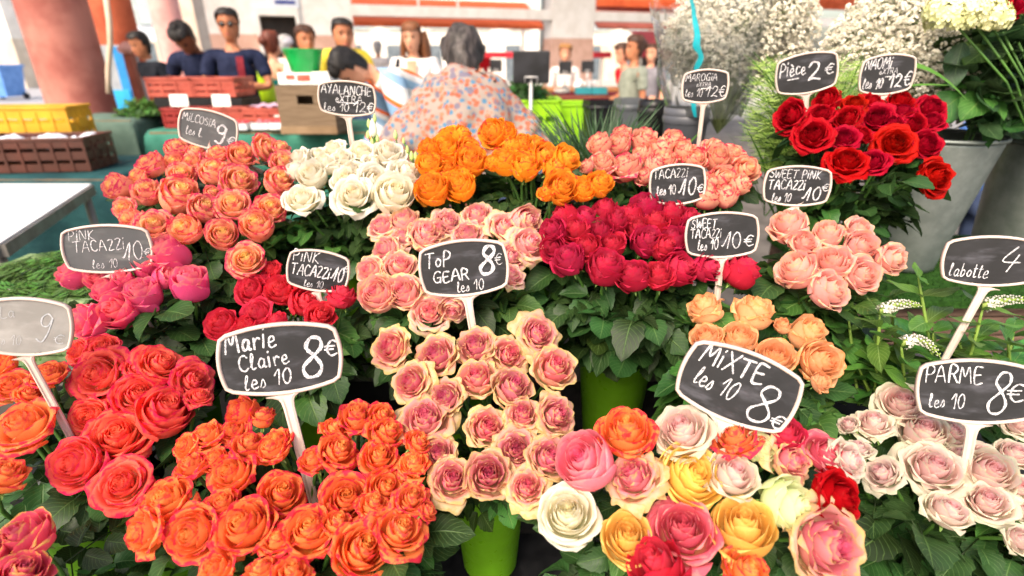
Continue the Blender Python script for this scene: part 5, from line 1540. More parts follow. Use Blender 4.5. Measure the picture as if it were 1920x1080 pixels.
def person(head_px, y, label, yaw=0, lean=0, skin='tan', hair='black', hair_len=0, shirt=NAVY, sleeve=.5, legs=JEAN, arms=None, head_turn=0, nod=0, female=False,
           glasses=False, cap=None, wide=1.0, loose=0.0, skirt=False, ponytail=False, bun=False, scale=None, side=0, hairvol=1.0, hunch=0.0, blouse=False):
    """one person; head_px = pixel of the middle of the head, y = world depth"""
    J = dict(pelvis=(0, 0, .95), waist=(0, 0, 1.08), chest=(0, .0, 1.28), upper=(0, .01, 1.40), neck=(0, .0, 1.50), jaw=(0, -.035, 1.575), head=(0, -.005, 1.66), crown=(0, .01, 1.725))
    for sx, s in ((-1, 'r'), (1, 'l')):
        J['sh' + s] = (sx * .175 * wide, .01, 1.425); J['el' + s] = (sx * .225 * wide, .03, 1.16); J['wr' + s] = (sx * .235 * wide, -.06, .93)
        J['hip' + s] = (sx * .095, 0, .90); J['kn' + s] = (sx * .105, -.015, .50); J['an' + s] = (sx * .11, .02, .085); J['toe' + s] = (sx * .125, -.15, .035)
    J = {k: Vector(v) for k, v in J.items()}
    for k in ('neck', 'jaw', 'head', 'crown'): J[k] += Vector((0, -hunch * .5, -hunch))
    Lm = Matrix.Rotation(R(lean), 3, 'X')
    piv = J['pelvis'].copy()
    upn = ('waist', 'chest', 'upper', 'neck', 'jaw', 'head', 'crown', 'shr', 'shl', 'elr', 'ell', 'wrr', 'wrl')
    arms = arms or {}
    for k, v in arms.items():
        if k[:2] in ('el', 'wr', 'sh', 'up'): J[k] = Vector(v)
    hm = Matrix.Rotation(R(head_turn), 3, 'Z') @ Matrix.Rotation(R(nod), 3, 'X')
    nk = J['neck'].copy()
    for k in ('jaw', 'head', 'crown'): J[k] = nk + hm @ (J[k] - nk)
    spine = {'waist': .35, 'chest': .8}
    for k in upn:
        a = Matrix.Rotation(R(lean * spine.get(k, 1)), 3, 'X') if k in spine else Lm
        J[k] = piv + a @ (J[k] - piv)
        if side: J[k] = piv + Matrix.Rotation(R(side), 3, 'Y') @ (J[k] - piv)
    Yw = Matrix.Rotation(R(yaw), 3, 'Z')
    hw = Py(head_px[0], head_px[1], y)
    s = scale or hw.z / J['head'].z
    hl = Yw @ J['head'] * s
    root = Vector((hw.x - hl.x, hw.y - hl.y, hw.z - hl.z if scale else 0))
    t = thing("person", root, label, "person")
    K = {k: (Yw @ v) * s for k, v in J.items()}
    hdir = Yw @ (Lm @ (hm @ Vector((0, -1, 0)))); hup = Yw @ (Lm @ (hm @ Vector((0, 0, 1)))); hrt = hdir.cross(hup) * -1
    hc = K['head']
    V, E, Rr, ix = [], [], [], {}
    def add(n, p, r, par=None):
        ix[n] = len(V); V.append(p); Rr.append((r * s, r * s) if not hasattr(r, '__len__') else (r[0] * s, r[1] * s))
        if par is not None: E.append((ix[par], ix[n]))
    f = .92 if female else 1.0
    add('pelvis', K['pelvis'], (.15 * wide, .115)); add('waist', K['waist'], (.13 * wide * f, .10), 'pelvis'); add('chest', K['chest'], (.145 * wide * f, .11), 'waist'); add('upper', K['upper'], (.11 * f, .085), 'chest')
    add('nb', K['upper'].lerp(K['neck'], .5), .060 * f, 'upper'); add('neck', K['neck'], .050 * f, 'nb'); add('skull', hc - hup * .055 * s - hdir * .012 * s, .050 * f, 'neck')
    for sg, n in ((-1, 'r'), (1, 'l')):
        add('sh' + n, K['sh' + n], .056 * f, 'upper'); e, w = K['el' + n], K['wr' + n]
        add('ua' + n, K['sh' + n].lerp(e, .45), .046 * f, 'sh' + n); add('el' + n, e, .039 * f, 'ua' + n); add('fa' + n, e.lerp(w, .35), .038 * f, 'el' + n); add('wr' + n, w, .026 * f, 'fa' + n)
        d = (w - e).normalized(); sd2 = d.cross(Vector((0, 0, 1)))
        sd2 = sd2.normalized() if sd2.length > .1 else Vector((1, 0, 0))
        up2 = sd2.cross(d)
        add('pm' + n, w + d * .055 * s, (.034, .018), 'wr' + n)
        for q in range(4):
            o_ = (q - 1.5) * .021; L = (.07, .08, .076, .06)[q]
            add(f'k{q}{n}', w + (d * .10 + sd2 * o_) * s, .0115, 'pm' + n)
            add(f'm{q}{n}', w + (d * (.10 + L * .55) + sd2 * o_ * 1.15 - up2 * .008) * s, .0108, f'k{q}{n}')
            add(f't{q}{n}', w + (d * (.10 + L * .9) + sd2 * o_ * 1.2 - up2 * .028) * s, .0098, f'm{q}{n}')
        add('th' + n, w + (d * .06 + sd2 * .042 * sg) * s, .012, 'pm' + n); add('tt' + n, w + (d * .095 + sd2 * .055 * sg - up2 * .012) * s, .0105, 'th' + n)
        add('hip' + n, K['hip' + n], .092, 'pelvis'); add('tg' + n, K['hip' + n].lerp(K['kn' + n], .4), .078, 'hip' + n); add('kn' + n, K['kn' + n], .055, 'tg' + n)
        add('cf' + n, K['kn' + n].lerp(K['an' + n], .35), .052, 'kn' + n); add('an' + n, K['an' + n], .035, 'cf' + n); add('toe' + n, K['toe' + n], (.042, .026), 'an' + n)
    o = skin_obj("body", V, E, Rr, SKIN[skin], t, 1)
    finish_body(o, hc, hrt, hdir, hup, s)
    # shirt over torso and arms
    V, E, Rr, ix = [], [], [], {}
    g_ = .016 + loose
    add('pelvis', K['pelvis'] + Vector((0, 0, -.04 * s)), (.152 * wide + g_, .118 + g_)); add('waist', K['waist'], (.132 * wide * f + g_, .102 + g_), 'pelvis'); add('chest', K['chest'], (.148 * wide * f + g_, .112 + g_), 'waist')
    add('upper', K['upper'], (.115 * f + g_ * .8, .085 + g_ * .7), 'chest')
    add('collar', K['upper'].lerp(K['neck'], .60), (.070 * f, .068), 'upper')
    if sleeve > 0:
        for n in ('r', 'l'):
            e, w = K['el' + n], K['wr' + n]
            add('sh' + n, K['sh' + n], .060 * f + g_ * .8, 'upper')
            if sleeve <= .6:
                add('ua' + n, K['sh' + n].lerp(e, max(.25, sleeve)), .050 * f + g_ * .9, 'sh' + n); add('ub' + n, K['sh' + n].lerp(e, sleeve + .22), .052 * f + g_, 'ua' + n)
            else:
                add('ua' + n, K['sh' + n].lerp(e, .5), .050 * f + g_, 'sh' + n); add('el' + n, e, .046 * f + g_, 'ua' + n); add('fa' + n, e.lerp(w, .5), .042 * f + g_, 'el' + n); add('cu' + n, e.lerp(w, .9), .036 * f + g_, 'fa' + n)
    if not blouse: skin_obj("shirt", V, E, Rr, shirt, t, 2)
    else:
        # a wide blouse: one cloth lofted round the bent back and both sleeves
        bb = MB(); lat = Yw @ Vector((1, 0, 0))
        secs = [(K['pelvis'] + Vector((0, 0, -.08 * s)), .205, .17), (K['pelvis'], .21, .175), (K['waist'], .225, .18), (K['chest'], .25, .175), (K['upper'].lerp(K['chest'], .35), .245, .16), (K['upper'], .205, .135), (K['upper'].lerp(K['neck'], .5), .13, .10), (K['neck'], .078, .075)]
        n = 36; vs, fs = [], []
        for i, (c_, a_, d_) in enumerate(secs):
            tg = (secs[min(i + 1, len(secs) - 1)][0] - secs[max(0, i - 1)][0]).normalized(); fo = tg.cross(lat).normalized()
            for k in range(n):
                an = 2 * math.pi * k / n
                vs.append(c_ + (lat * math.cos(an) * a_ + fo * math.sin(an) * d_) * s)
        for i in range(len(secs) - 1):
            for k in range(n): fs.append((i * n + k, i * n + (k + 1) % n, (i + 1) * n + (k + 1) % n, (i + 1) * n + k))
        fs.append(tuple(range(n - 1, -1, -1))); fs.append(tuple((len(secs) - 1) * n + k for k in range(n)))
        bb.add(vs, fs)
        for q in ('r', 'l'):
            p0, e_, w_ = K['sh' + q], K['el' + q], K['wr' + q]
            bb.tube([p0.lerp(K['chest'], .35), p0, p0.lerp(e_, .5), e_, e_.lerp(w_, .5), e_.lerp(w_, .9)], [.10 * s, .105 * s, .105 * s, .10 * s, .088 * s, .075 * s], 18)
        o = bb.build("shirt", shirt, t)
        bm = bmesh.new(); bm.from_mesh(o.data); bmesh.ops.recalc_face_normals(bm, faces=bm.faces[:]); bm.to_mesh(o.data); bm.free()
        rm = o.modifiers.new("one_cloth", 'REMESH'); rm.mode = 'VOXEL'; rm.voxel_size = .011; rm.use_smooth_shade = True
        sm = o.modifiers.new("soft", 'SMOOTH'); sm.iterations = 14; sm.factor = .5
        me_ = bpy.data.meshes.new_from_object(o.evaluated_get(bpy.context.evaluated_depsgraph_get())); o.modifiers.clear(); o.data = me_; me_.name = "shirt"
        for v in me_.vertices:          # slack folds
            q = v.co / s
            v.co += v.normal * s * (.010 * math.sin(q.x * 38 + 9 * q.z + 4 * math.sin(q.z * 13)) + .016 * mnoise.noise(q * 6) + .006 * mnoise.noise(q * 17))
    V, E, Rr, ix = [], [], [], {}
    add('pelvis', K['pelvis'], (.155 * wide, .12))
    for n in ('r', 'l'):
        add('hip' + n, K['hip' + n], .100, 'pelvis'); add('tg' + n, K['hip' + n].lerp(K['kn' + n], .4), .09, 'hip' + n); add('kn' + n, K['kn' + n], .068, 'tg' + n); add('an' + n, K['an' + n].lerp(K['kn' + n], .12), .056, 'kn' + n)
    skin_obj("trousers", V, E, Rr, legs, t, 1)
    # hair cap
    if hair:
        b = MB(); nu = 40; vs, fs = [], []
        zs = [-.13 + .0095 * k for k in range(27)] + [.1215, .1225]
        keep = []
        for j, z in enumerate(zs):
            q = next((i for i in range(len(HEADP) - 1) if HEADP[i + 1][0] >= z), len(HEADP) - 2)
            z0, w0, f0, k0 = HEADP[q]; z1, w1, f1, k1 = HEADP[q + 1]; u = min(1, max(0, (z - z0) / (z1 - z0)))
            w_, f_, k_ = w0 + (w1 - w0) * u, f0 + (f1 - f0) * u, k0 + (k1 - k0) * u
            for i in range(nu):
                an = 2 * math.pi * i / nu; sn, cn = math.sin(an), math.cos(an)
                nz = mnoise.noise(Vector((sn * 3 + head_px[0], cn * 3, z * 22))) * (1.5 if hair in ('grey', 'blond') else 1)
                ck = mnoise.noise(Vector((sn * 9, cn * 9 + head_px[0], z * 14)))
                th = (.013 + .007 * nz + .004 * ck + .010 * max(0, z / .12)) * hairvol ** 3
                if z < -.03: th *= .75
                x = sn * (w_ + th); y = cn * ((f_ if cn > 0 else k_) + th)
                zz = z + max(0, z - .05) * .22 + (.006 * nz if z > .05 else 0)
                vs.append(hc + (hrt * x + hdir * y + hup * zz) * s)
                if cn > .45: lim = .066 + .016 * nz
                elif cn > -.15: lim = (-.085 if (female or hair_len) else -.012) + .012 * nz + (.06 if cn > .25 else 0)
                else: lim = -.105 + .012 * nz
                keep.append(z > lim)
        for j in range(len(zs) - 1):
            for i in range(nu):
                q = (j * nu + i, j * nu + (i + 1) % nu, (j + 1) * nu + (i + 1) % nu, (j + 1) * nu + i)
                if keep[q[0]] and keep[q[1]]: fs.append(q)
        fs.append(tuple((len(zs) - 1) * nu + i for i in range(nu)))
        b.add(vs, fs)
        if hair_len > 0:
            for sg in (-1, 1):
                for q in range(3):
                    a0 = hc + (hrt * sg * (.078 + .008 * q) + hup * .04 - hdir * (.03 * q + .035)) * s
                    b.tube([a0, a0 + (hrt * sg * .022 - hup * .10) * s, a0 + (hrt * sg * .03 - hup * (.10 + hair_len * .6) + hdir * .01) * s, a0 + (hrt * sg * .012 - hup * (.1 + hair_len)) * s], [.026 * s, .03 * s, .028 * s, .010 * s], 8)
            for q in range(-1, 2):
                a0 = hc + (hrt * q * .05 + hup * .02 - hdir * .085) * s
                b.tube([a0, a0 + (-hup * .12 - hdir * .015) * s, a0 + (-hup * (.1 + hair_len)) * s], [.045 * s, .05 * s, .02 * s], 8)
        if bun: b.ball(hc + (-hdir * .105 + hup * .03) * s, .055 * s, 12, 9)
        if ponytail:
            a0 = hc + (-hdir * .10 + hup * .04) * s
            b.tube([a0, a0 + (-hdir * .06) * s, a0 + (-hdir * .07 - hup * .1) * s, a0 + (-hdir * .05 - hup * .2) * s], [.02 * s, .034 * s, .03 * s, .01 * s], 8)
        b.build("hair", HAIRM[hair], t)
    if cap:
        b = MB(); rot = Matrix((hrt, hdir, hup)).transposed()
        b.lathe([(.108 * s, .0), (.11 * s, .03 * s), (.095 * s, .075 * s), (.05 * s, .105 * s), (.001, .112 * s)], 24, c=hc + hup * .02 * s, rot=rot)
        b.build("cap", cap, t)
    # eyes, mouth
    for sg in (-1, 1):
        b = MB(); b.ball(hc + (hrt * sg * .031 + hdir * .0735 + hup * .003) * s, .0095 * s, 8, 6)
        b.build("eye", EYE, t)
        b = MB(); b.tube([hc + (hrt * sg * .018 + hdir * .088 + hup * .024) * s, hc + (hrt * sg * .034 + hdir * .088 + hup * .029) * s, hc + (hrt * sg * .050 + hdir * .074 + hup * .022) * s], [.003 * s, .004 * s, .002 * s], 5)
        b.build("eyebrow", HAIRM[hair or 'brown'], t)
    b = MB(); c0 = hc + (hdir * .0885 - hup * .074) * s
    b.tube([c0 - hrt * .022 * s, c0 + hdir * .006 * s, c0 + hrt * .022 * s], [.003 * s, .007 * s, .003 * s], 6); b.build("mouth", LIP, t)
    if glasses:
        b = MB()
        for sg in (-1, 1):
            b.ball(hc + (hrt * sg * .033 + hdir * .090 + hup * .002) * s, .024 * s, 12, 8, (1, .55, .8))
            b.tube([hc + (hrt * sg * .055 + hdir * .085 + hup * .008) * s, hc + (hrt * sg * .088 + hup * .008) * s], .004 * s, 5)
        b.tube([hc + (-hrt * .02 + hdir * .105 + hup * .008) * s, hc + (hrt * .02 + hdir * .105 + hup * .008) * s], .004 * s, 5)
        b.build("sunglasses", EYE, t)
    return t, K, s

# shirt cloths
def floral():
    t = NT("shirt_floral")
    tc = t.n("ShaderNodeTexCoord")
    cols = [('#a05844', 28, .0), ('#4c7490', 32, 3.0), ('#a8745c', 38, 7.0), ('#6e6876', 24, 11.0), ('#a4604a', 34, 17.0)]
    base = hexc('#94877e'); col = t.mix(0, base, base)
    for c, sc_, off in cols:
        mp = t.n("ShaderNodeMapping"); mp.inputs['Location'].default_value = (off, off * .7, off * 1.3); t.l(tc.outputs['Object'], mp.inputs[0])
        v = t.n("ShaderNodeTexVoronoi"); v.inputs['Scale'].default_value = sc_; t.l(mp.outputs[0], v.inputs['Vector'])
        n_ = t.n("ShaderNodeTexNoise"); n_.inputs['Scale'].default_value = sc_ * 2; t.l(mp.outputs[0], n_.inputs['Vector'])
        d = t.math('ADD', v.outputs['Distance'], t.math('MULTIPLY', t.math('SUBTRACT', n_.outputs['Fac'], .5), .5))
        sp = t.n("ShaderNodeSeparateColor"); t.l(v.outputs['Color'], sp.inputs[0])
        on = t.smooth(sp.outputs[0], .38, .42)
        col = t.mix(t.math('MULTIPLY', t.smooth(d, .30, .42, 1, 0), on), col, hexc(c))
    return t.done(t.princ(col, .85, .15))
def banded(name, stops, axis=2, scale=1.0):
    t = NT(name); tc = t.n("ShaderNodeTexCoord"); sx = t.n("ShaderNodeSeparateXYZ"); t.l(tc.outputs['Object'], sx.inputs[0])
    cr = t.n("ShaderNodeValToRGB"); cr.color_ramp.interpolation = 'CONSTANT'
    f = t.math('FRACT', t.math('MULTIPLY', t.math('ADD', sx.outputs[axis], t.math('MULTIPLY', sx.outputs[0], .55)), scale))
    t.l(f, cr.inputs[0])
    e = cr.color_ramp.elements
    e[0].position = stops[0][0]; e[0].color = hexc(stops[0][1]); e[1].position = stops[1][0]; e[1].color = hexc(stops[1][1])
    for p_, c_ in stops[2:]:
        q = e.new(p_); q.color = hexc(c_)
    n_ = t.noise(30, 3)
    return t.done(t.princ(t.mix(t.smooth(n_, .3, .7, 0, .12), cr.outputs[0], (.1, .1, .12, 1)), .8, .2))
cl = lambda n, a, b: mat("wear_" + n, a, b, 14, .85, .15, bump=.4)
TEAL = cl('teal', '#157a78', '#0f6664'); YELL = cl('yellow', '#ead24e', '#d8be3a'); WHT = cl('offwhite', '#ece6e2', '#dcd4d0'); OLV = cl('olive', '#93988a', '#7f8476'); REDS = cl('red', '#d8202c', '#c01822'); DRK = cl('dark', '#22262e', '#1a1d24'); BLU = cl('blue', '#4a6fae', '#3d609c'); GRY = cl('grey', '#8d8a90', '#7a777e')

# the man in navy polo bending over the crates
t, K, s = person((345, 72), 5.25, "bending man in navy polo shirt reaching into the upper red crate", lean=24, nod=28, skin='dark', hair='black', shirt=NAVY, sleeve=.5, wide=1.18,
       arms={'elr': (-.36, .05, 1.20), 'ell': (.36, .05, 1.20), 'wrr': (-.16, -.26, 1.10), 'wrl': (.20, -.26, 1.12)}, side=0)
# sunglasses, arms crossed
t, K, s = person((428, 47), 5.35, "man in sunglasses and navy T-shirt with red print, arms crossed", yaw=14, skin='tan', hair='black', glasses=True, shirt=NAVY, sleeve=.5, wide=1.1,
       arms={'elr': (-.27, -.06, 1.16), 'ell': (.27, -.06, 1.16), 'wrr': (.08, -.24, 1.19), 'wrl': (-.08, -.21, 1.16)})
Yw = Matrix.Rotation(R(14), 3, 'Z')
b = MB(); vs, fs = [], []
for j in range(8):
    for i in range(5):
        a = -.15 + .0; x = .035 + .055 * i / 4; z = 1.22 + .19 * j / 7
        yy = -(.135 - 1.2 * (x) ** 2 - .25 * max(0, z - 1.33)) - .012
        vs.append(Yw @ Vector((x, yy, z)) * s)
for j in range(7):
    for i in range(4): fs.append((j * 5 + i, j * 5 + i + 1, (j + 1) * 5 + i + 1, (j + 1) * 5 + i))
b.add(vs, fs); b.build("print", mat("print_crimson", '#8c1f2e', '#741826', 20, .8), t)
person((262, 84), 6.2, "man in dark shirt half hidden behind the brown post", yaw=-30, lean=14, skin='tan', hair='black', shirt=DRK, sleeve=.4)
person((509, 82), 6.4, "woman in teal tank top with reddish hair tied up, seen from behind", yaw=150, skin='fair', hair='red', bun=True, shirt=TEAL, sleeve=0, female=True, legs=TEAL)
p = Py(487, 165, 6.1)
o = thing("shopping_bag", (p.x, p.y, p.z - .22), "lime yellow shopping bag hanging beside the woman in teal", "bag")
b = MB(); b.lathe([(.001, 0), (.13, .01), (.155, .12), (.14, .3), (.09, .40)], 18); b.build("body", mat("bag_limeyellow", '#c4e81e', '#b0d410', 6, .5), o)
b = MB(); b.tube([(-.08, 0, .39), (-.05, 0, .56), (.05, 0, .56), (.08, 0, .39)], .008, 6); b.build("strap", mat("bag_limeyellow", '', ''), o)
person((536, 84), 8.5, "person in white with a pale cap, far behind the green bowl", yaw=160, skin='fair', hair='silver', cap=mat("cap_pale", '#d8d4dc', '#c6c2ca', 8, .8), shirt=WHT, sleeve=.5)
person((573, 76), 5.4, "dark-haired boy in white T-shirt standing behind the green bowl", yaw=35, skin='tan', hair='brown', shirt=WHT, sleeve=.45, arms={'wrr': (-.12, -.3, 1.12), 'wrl': (.14, -.3, 1.12)})
person((643, 66), 5.3, "person in bright yellow T-shirt with dark hair looking to the right", yaw=30, skin='tan', hair='black', shirt=YELL, sleeve=.5, wide=1.1, hunch=.07)
STR = banded("jacket_striped", [(0, '#7fa3c4'), (.36, '#ef6a22'), (.44, '#e6e0dc'), (.70, '#8fb0cc'), (.84, '#e6e0dc'), (.93, '#ef6a22')], 2, 2.6)
person((655, 126), 3.5, "black-haired person in striped blue, white and orange jacket bending down", yaw=-58, lean=52, nod=22, skin='fair', hair='black', shirt=STR, sleeve=1.0, loose=.022, wide=1.0, legs=DRK,
       arms={'elr': (-.24, -.22, 1.16), 'ell': (.24, -.22, 1.16), 'wrr': (-.2, -.46, 1.2), 'wrl': (.2, -.46, 1.2)}, scale=.92)
t, K, s = person((772, 70), 5.4, "auburn-haired woman in open white blouse with a dark shoulder strap", yaw=-6, skin='fair', hair='auburn', hair_len=.18, shirt=WHT, sleeve=.95, loose=.02, female=True, nod=8,
       arms={'wrr': (-.02, -.26, 1.10), 'wrl': (.1, -.26, 1.14), 'elr': (-.25, -.02, 1.16), 'ell': (.26, -.02, 1.16)})
b = MB(); vs = [Vector(v) * s for v in ((-.05, -.142, 1.46), (.05, -.142, 1.46), (.035, -.165, 1.30), (.0, -.172, 1.16), (-.035, -.165, 1.30))]
b.add(vs, [(0, 1, 2, 3, 4)], smooth=False); b.build("undershirt", mat("skin_fair", '', ''), t)
b = MB(); b.tube([Vector(v) * s for v in ((-.14, -.06, 1.47), (-.15, -.15, 1.35), (-.15, -.17, 1.15), (-.1, -.2, 1.05))], .018 * s, 6); b.build("strap", DRK, t)
# large grey-haired woman in floral blouse, back to the viewer
t, K, s = person((868, 112), 2.75, "grey-haired woman in floral blouse bending with her back to the flowers", yaw=184, lean=24, nod=16, skin='fair', hair='grey', shirt=floral(), sleeve=.85, wide=1.25, loose=.034, hunch=.035, blouse=True, female=False, hairvol=1.16,
       arms={'upper': (0, .02, 1.45), 'shr': (-.19, .01, 1.33), 'shl': (.19, .01, 1.33), 'elr': (-.34, .0, 1.10), 'ell': (.34, .0, 1.10), 'wrr': (-.38, -.24, .98), 'wrl': (.38, -.24, .98)}, scale=1.0)
person((905, 94), 15, "far man in red shirt seen left of the large black screen", yaw=-20, skin='dark', hair='black', shirt=REDS, sleeve=.5)
person((1060, 100), 8.3, "woman with curly blond-brown hair and white blouse behind the small black screen", yaw=0, skin='fair', hair='blond', shirt=WHT, sleeve=.9, female=True, hairvol=1.15)
person((1166, 100), 7.4, "woman in red shirt leaning forward behind the man in olive", yaw=-70, lean=14, skin='fair', hair='brown', shirt=REDS, sleeve=.5, female=True)
person((1190, 90), 6.0, "person in olive grey T-shirt with tied-back dark hair, seen in profile", yaw=-75, skin='tan', hair='brown', bun=True, shirt=OLV, sleeve=.55, legs=GRY, arms={'wrr': (-.18, -.28, 1.05), 'elr': (-.22, -.03, 1.15)})
person((1222, 100), 8.0, "person in mauve grey behind the olive T-shirt", yaw=-40, skin='fair', hair='brown', shirt=GRY, sleeve=.6)
person((708, 90), 12, "grey-haired passer-by seen outside through the wide opening", yaw=170, skin='fair', hair='silver', shirt=WHT, sleeve=.6)
person((1925, 185), 2.6, "person in blue with bare arms, partly hidden behind the galvanised bucket", yaw=-20, lean=30, skin='tan', hair='brown', shirt=BLU, sleeve=.3, scale=.78, arms={'wrr': (-.22, -.36, .95), 'elr': (-.27, -.1, 1.12)})
# ------------------------------------------------------------------ filler plants and metal buckets
GALV = NT("galvanised")
f = GALV.noise(22, 5, .6); g2 = GALV.noise(5, 3, sc=(1, 1, .15))
GALV = GALV.done(GALV.princ(GALV.mix(GALV.smooth(f, .35, .65), hexc('#868d89'), hexc('#757d79')), GALV.smooth(g2, .3, .7, .38, .62), .5, .75, bump=f, bump_d=.002, bump_s=.12))
def metal_bucket(px, py, y, r, rb, h, label):
    p = Py(px, py, y)
    t = thing("metal_bucket", (p.x, p.y, p.z - h), label, "bucket", "galvanised buckets")
    b = MB(); b.lathe([(.001, .004), (rb, 0), (rb * 1.01, .012), (r * .985, h * .96), (r * .985, h * .99), (r * .95, h * .985), (rb * .96, .016), (.001, .014)], 48); b.build("shell", GALV, t)
    b = MB(); b.lathe([(r * .99, h * .985), (r * 1.03, h * .985), (r * 1.035, h), (r * 1.02, h * 1.012), (r * .985, h * 1.0)], 48); b.build("rim", GALV, t)
    b = MB(); b.lathe([(.001, h * .8), (r * .86, h * .8)], 32); b.build("water", DARKWATER, t)
    return t
metal_bucket(1752, 252, 1.62, .168, .100, .40, "galvanised metal bucket holding baby's breath beside the red roses")
metal_bucket(1992, 262, 1.62, .150, .120, .42, "second galvanised metal bucket cut by the right edge")
# turf covered bench under the metal buckets
TURF = mat("turf_green", '#2c4f1c', '#203d13', 60, .9, .1, bump=1.0, bd=.01)
WICK = mat("wicker", '#6a5548', '#544238', 20, .75, .2, sc=(1, 1, 8), bump=.8)
zt = Py(1752, 252, 1.62).z - .40
t = thing("turf_bench", (1.62, 1.62, 0), "brown wicker bench topped with green artificial turf under the metal buckets", "bench")
b = MB()
for k in range(5): b.box((0, -.26, zt - .05 - k * .03), (1.3, .02 + .004 * (k % 2), .027), bev=.004)
b.box((0, .02, zt - .11), (1.296, .53, .17)); b.build("wicker_side", WICK, t)
b = MB(); g = random.Random(2)
b.box((0, 0, zt - .014), (1.32, .6, .02))
for i in range(2600):
    x, y = g.uniform(-.65, .65), g.uniform(-.3, .3); a = g.uniform(0, 6.28); hgt = g.uniform(.008, .018)
    d = Vector((math.cos(a), math.sin(a), 0)) * .002
    p0 = Vector((x, y, zt - .004)); tip = p0 + Vector((g.uniform(-.006, .006), g.uniform(-.006, .006), hgt))
    b.add([p0 - d, p0 + d, tip], [(0, 1, 2)])
b.build("turf", TURF, t)
for sx in (-1, 1):
    for sy in (-1, 1):
        b = MB(); b.box((sx * .58, sy * .2, (zt - .2) / 2), (.05, .05, zt - .2)); b.build("leg", mat("steel_grey", '', ''), t)

BLOS = mat("gyp_white", '#f4f0e4', '#e2dbc8', 60, .8, .15)
GSTEM = mat("gyp_stem", '#8d9a68', '#74834f', 20, .7)
def gypsophila(c, rx, rz, base, n, label, seed, ry=None, size=.0068):
    g = random.Random(seed); ry = ry or rx
    t = thing("babys_breath", base, label, "baby's breath", "bunches of baby's breath")
    b = MB(); st = MB()
    # templates: small crumpled puffs
    puffs = []
    for k in range(6):
        vs, fs = [], []
        for q in range(6):
            a, e = g.uniform(0, 6.28), g.uniform(-.4, 1.5)
            d = Vector((math.cos(a) * math.cos(e), math.sin(a) * math.cos(e), math.sin(e)))
            u = d.orthogonal().normalized(); w = d.cross(u); i0 = len(vs)
            vs += [d * .15, d * .8 + u * .62, d * 1.1, d * .8 - u * .62, d * .75 + w * .6, d * .75 - w * .6]
            fs += [(i0, i0 + 1, i0 + 2), (i0, i0 + 2, i0 + 3), (i0, i0 + 4, i0 + 2), (i0, i0 + 2, i0 + 5)]
        puffs.append((vs, fs))
    sprigs = []
    for k in range(110):
        a, e = g.uniform(0, 6.28), math.asin(g.uniform(-.55, 1))
        rr = g.uniform(.55, 1.0)
        p = c + Vector((math.cos(a) * math.cos(e) * rx, math.sin(a) * math.cos(e) * ry, math.sin(e) * rz)) * rr
        sprigs.append(p)
        m_ = base.lerp(p, .55) + Vector((g.uniform(-.03, .03), g.uniform(-.03, .03), .03))
        st.tube([base - base, m_ - base, p - base], [.0022, .0016, .0008], 4, cap=False)
    for i in range(n):
        p = g.choice(sprigs); R_ = rx * .26
        q = p + Vector((g.gauss(0, R_), g.gauss(0, R_), g.gauss(0, R_))) * .75
        d = q - c
        if (d.x / rx) ** 2 + (d.y / ry) ** 2 + (d.z / rz) ** 2 > 1.25: continue
        vs, fs = puffs[i % 6]; k = size * g.uniform(.7, 1.25)
        M = Matrix.Rotation(g.uniform(0, 6.28), 3, 'Z') @ Matrix.Rotation(g.uniform(-.6, .6), 3, 'X')
        b.add([q - base + (M @ v) * k for v in vs], fs, smooth=False)
        if i % 3 == 0: st.tube([p - base, q - base], .0006, 3, cap=False)
    b.build("blossoms", BLOS, t); st.build("stems", GSTEM, t)
    return t
c1 = Py(1385, 70, 1.95); b1 = Py(1345, 250, 1.95)
gypsophila(c1, .23, .21, b1, 13000, "baby's breath bunch wrapped in clear film with a turquoise stripe", 11, ry=.16)
c2 = Py(1700, 125, 1.70); b2 = Py(1745, 270, 1.62)
gypsophila(c2, .235, .225, b2, 15000, "baby's breath bunch standing loose in the galvanised bucket", 12, ry=.15)

# clear film round the first bunch, with turquoise stripes printed on it
t_ = NT("clear_film")
uv = t_.n("ShaderNodeUVMap"); sx = t_.n("ShaderNodeSeparateXYZ"); t_.l(uv.outputs[0], sx.inputs[0])
wob = t_.noise(6, 2)
ux = t_.math('ADD', sx.outputs[0], t_.math('MULTIPLY', t_.math('SUBTRACT', wob, .5), .12))
st1 = t_.math('MULTIPLY', t_.smooth(ux, .30, .303), t_.smooth(ux, .316, .319, 1, 0))
tr = t_.n("ShaderNodeBsdfTransparent"); tr.inputs[0].default_value = (.97, .98, .98, 1)
gl = t_.n("ShaderNodeBsdfGlossy"); gl.inputs['Roughness'].default_value = .12
df = t_.n("ShaderNodeBsdfDiffuse"); df.inputs[0].default_value = hexc('#e4ecea')
fr = t_.n("ShaderNodeFresnel"); fr.inputs[0].default_value = 1.5
m1 = t_.n("ShaderNodeMixShader"); t_.l(t_.math('MULTIPLY_ADD', fr.outputs[0], .8, .06), m1.inputs[0]); t_.l(tr.outputs[0], m1.inputs[1]); t_.l(gl.outputs[0], m1.inputs[2])
m2 = t_.n("ShaderNodeMixShader"); m2.inputs[0].default_value = .05; t_.l(m1.outputs[0], m2.inputs[1]); t_.l(df.outputs[0], m2.inputs[2])
tq = t_.n("ShaderNodeBsdfDiffuse"); tq.inputs[0].default_value = hexc('#1ba6b4')
m3 = t_.n("ShaderNodeMixShader"); t_.l(t_.math('MULTIPLY', st1, .9), m3.inputs[0]); t_.l(m2.outputs[0], m3.inputs[1]); t_.l(tq.outputs[0], m3.inputs[2])
FILM = t_.done(m3)
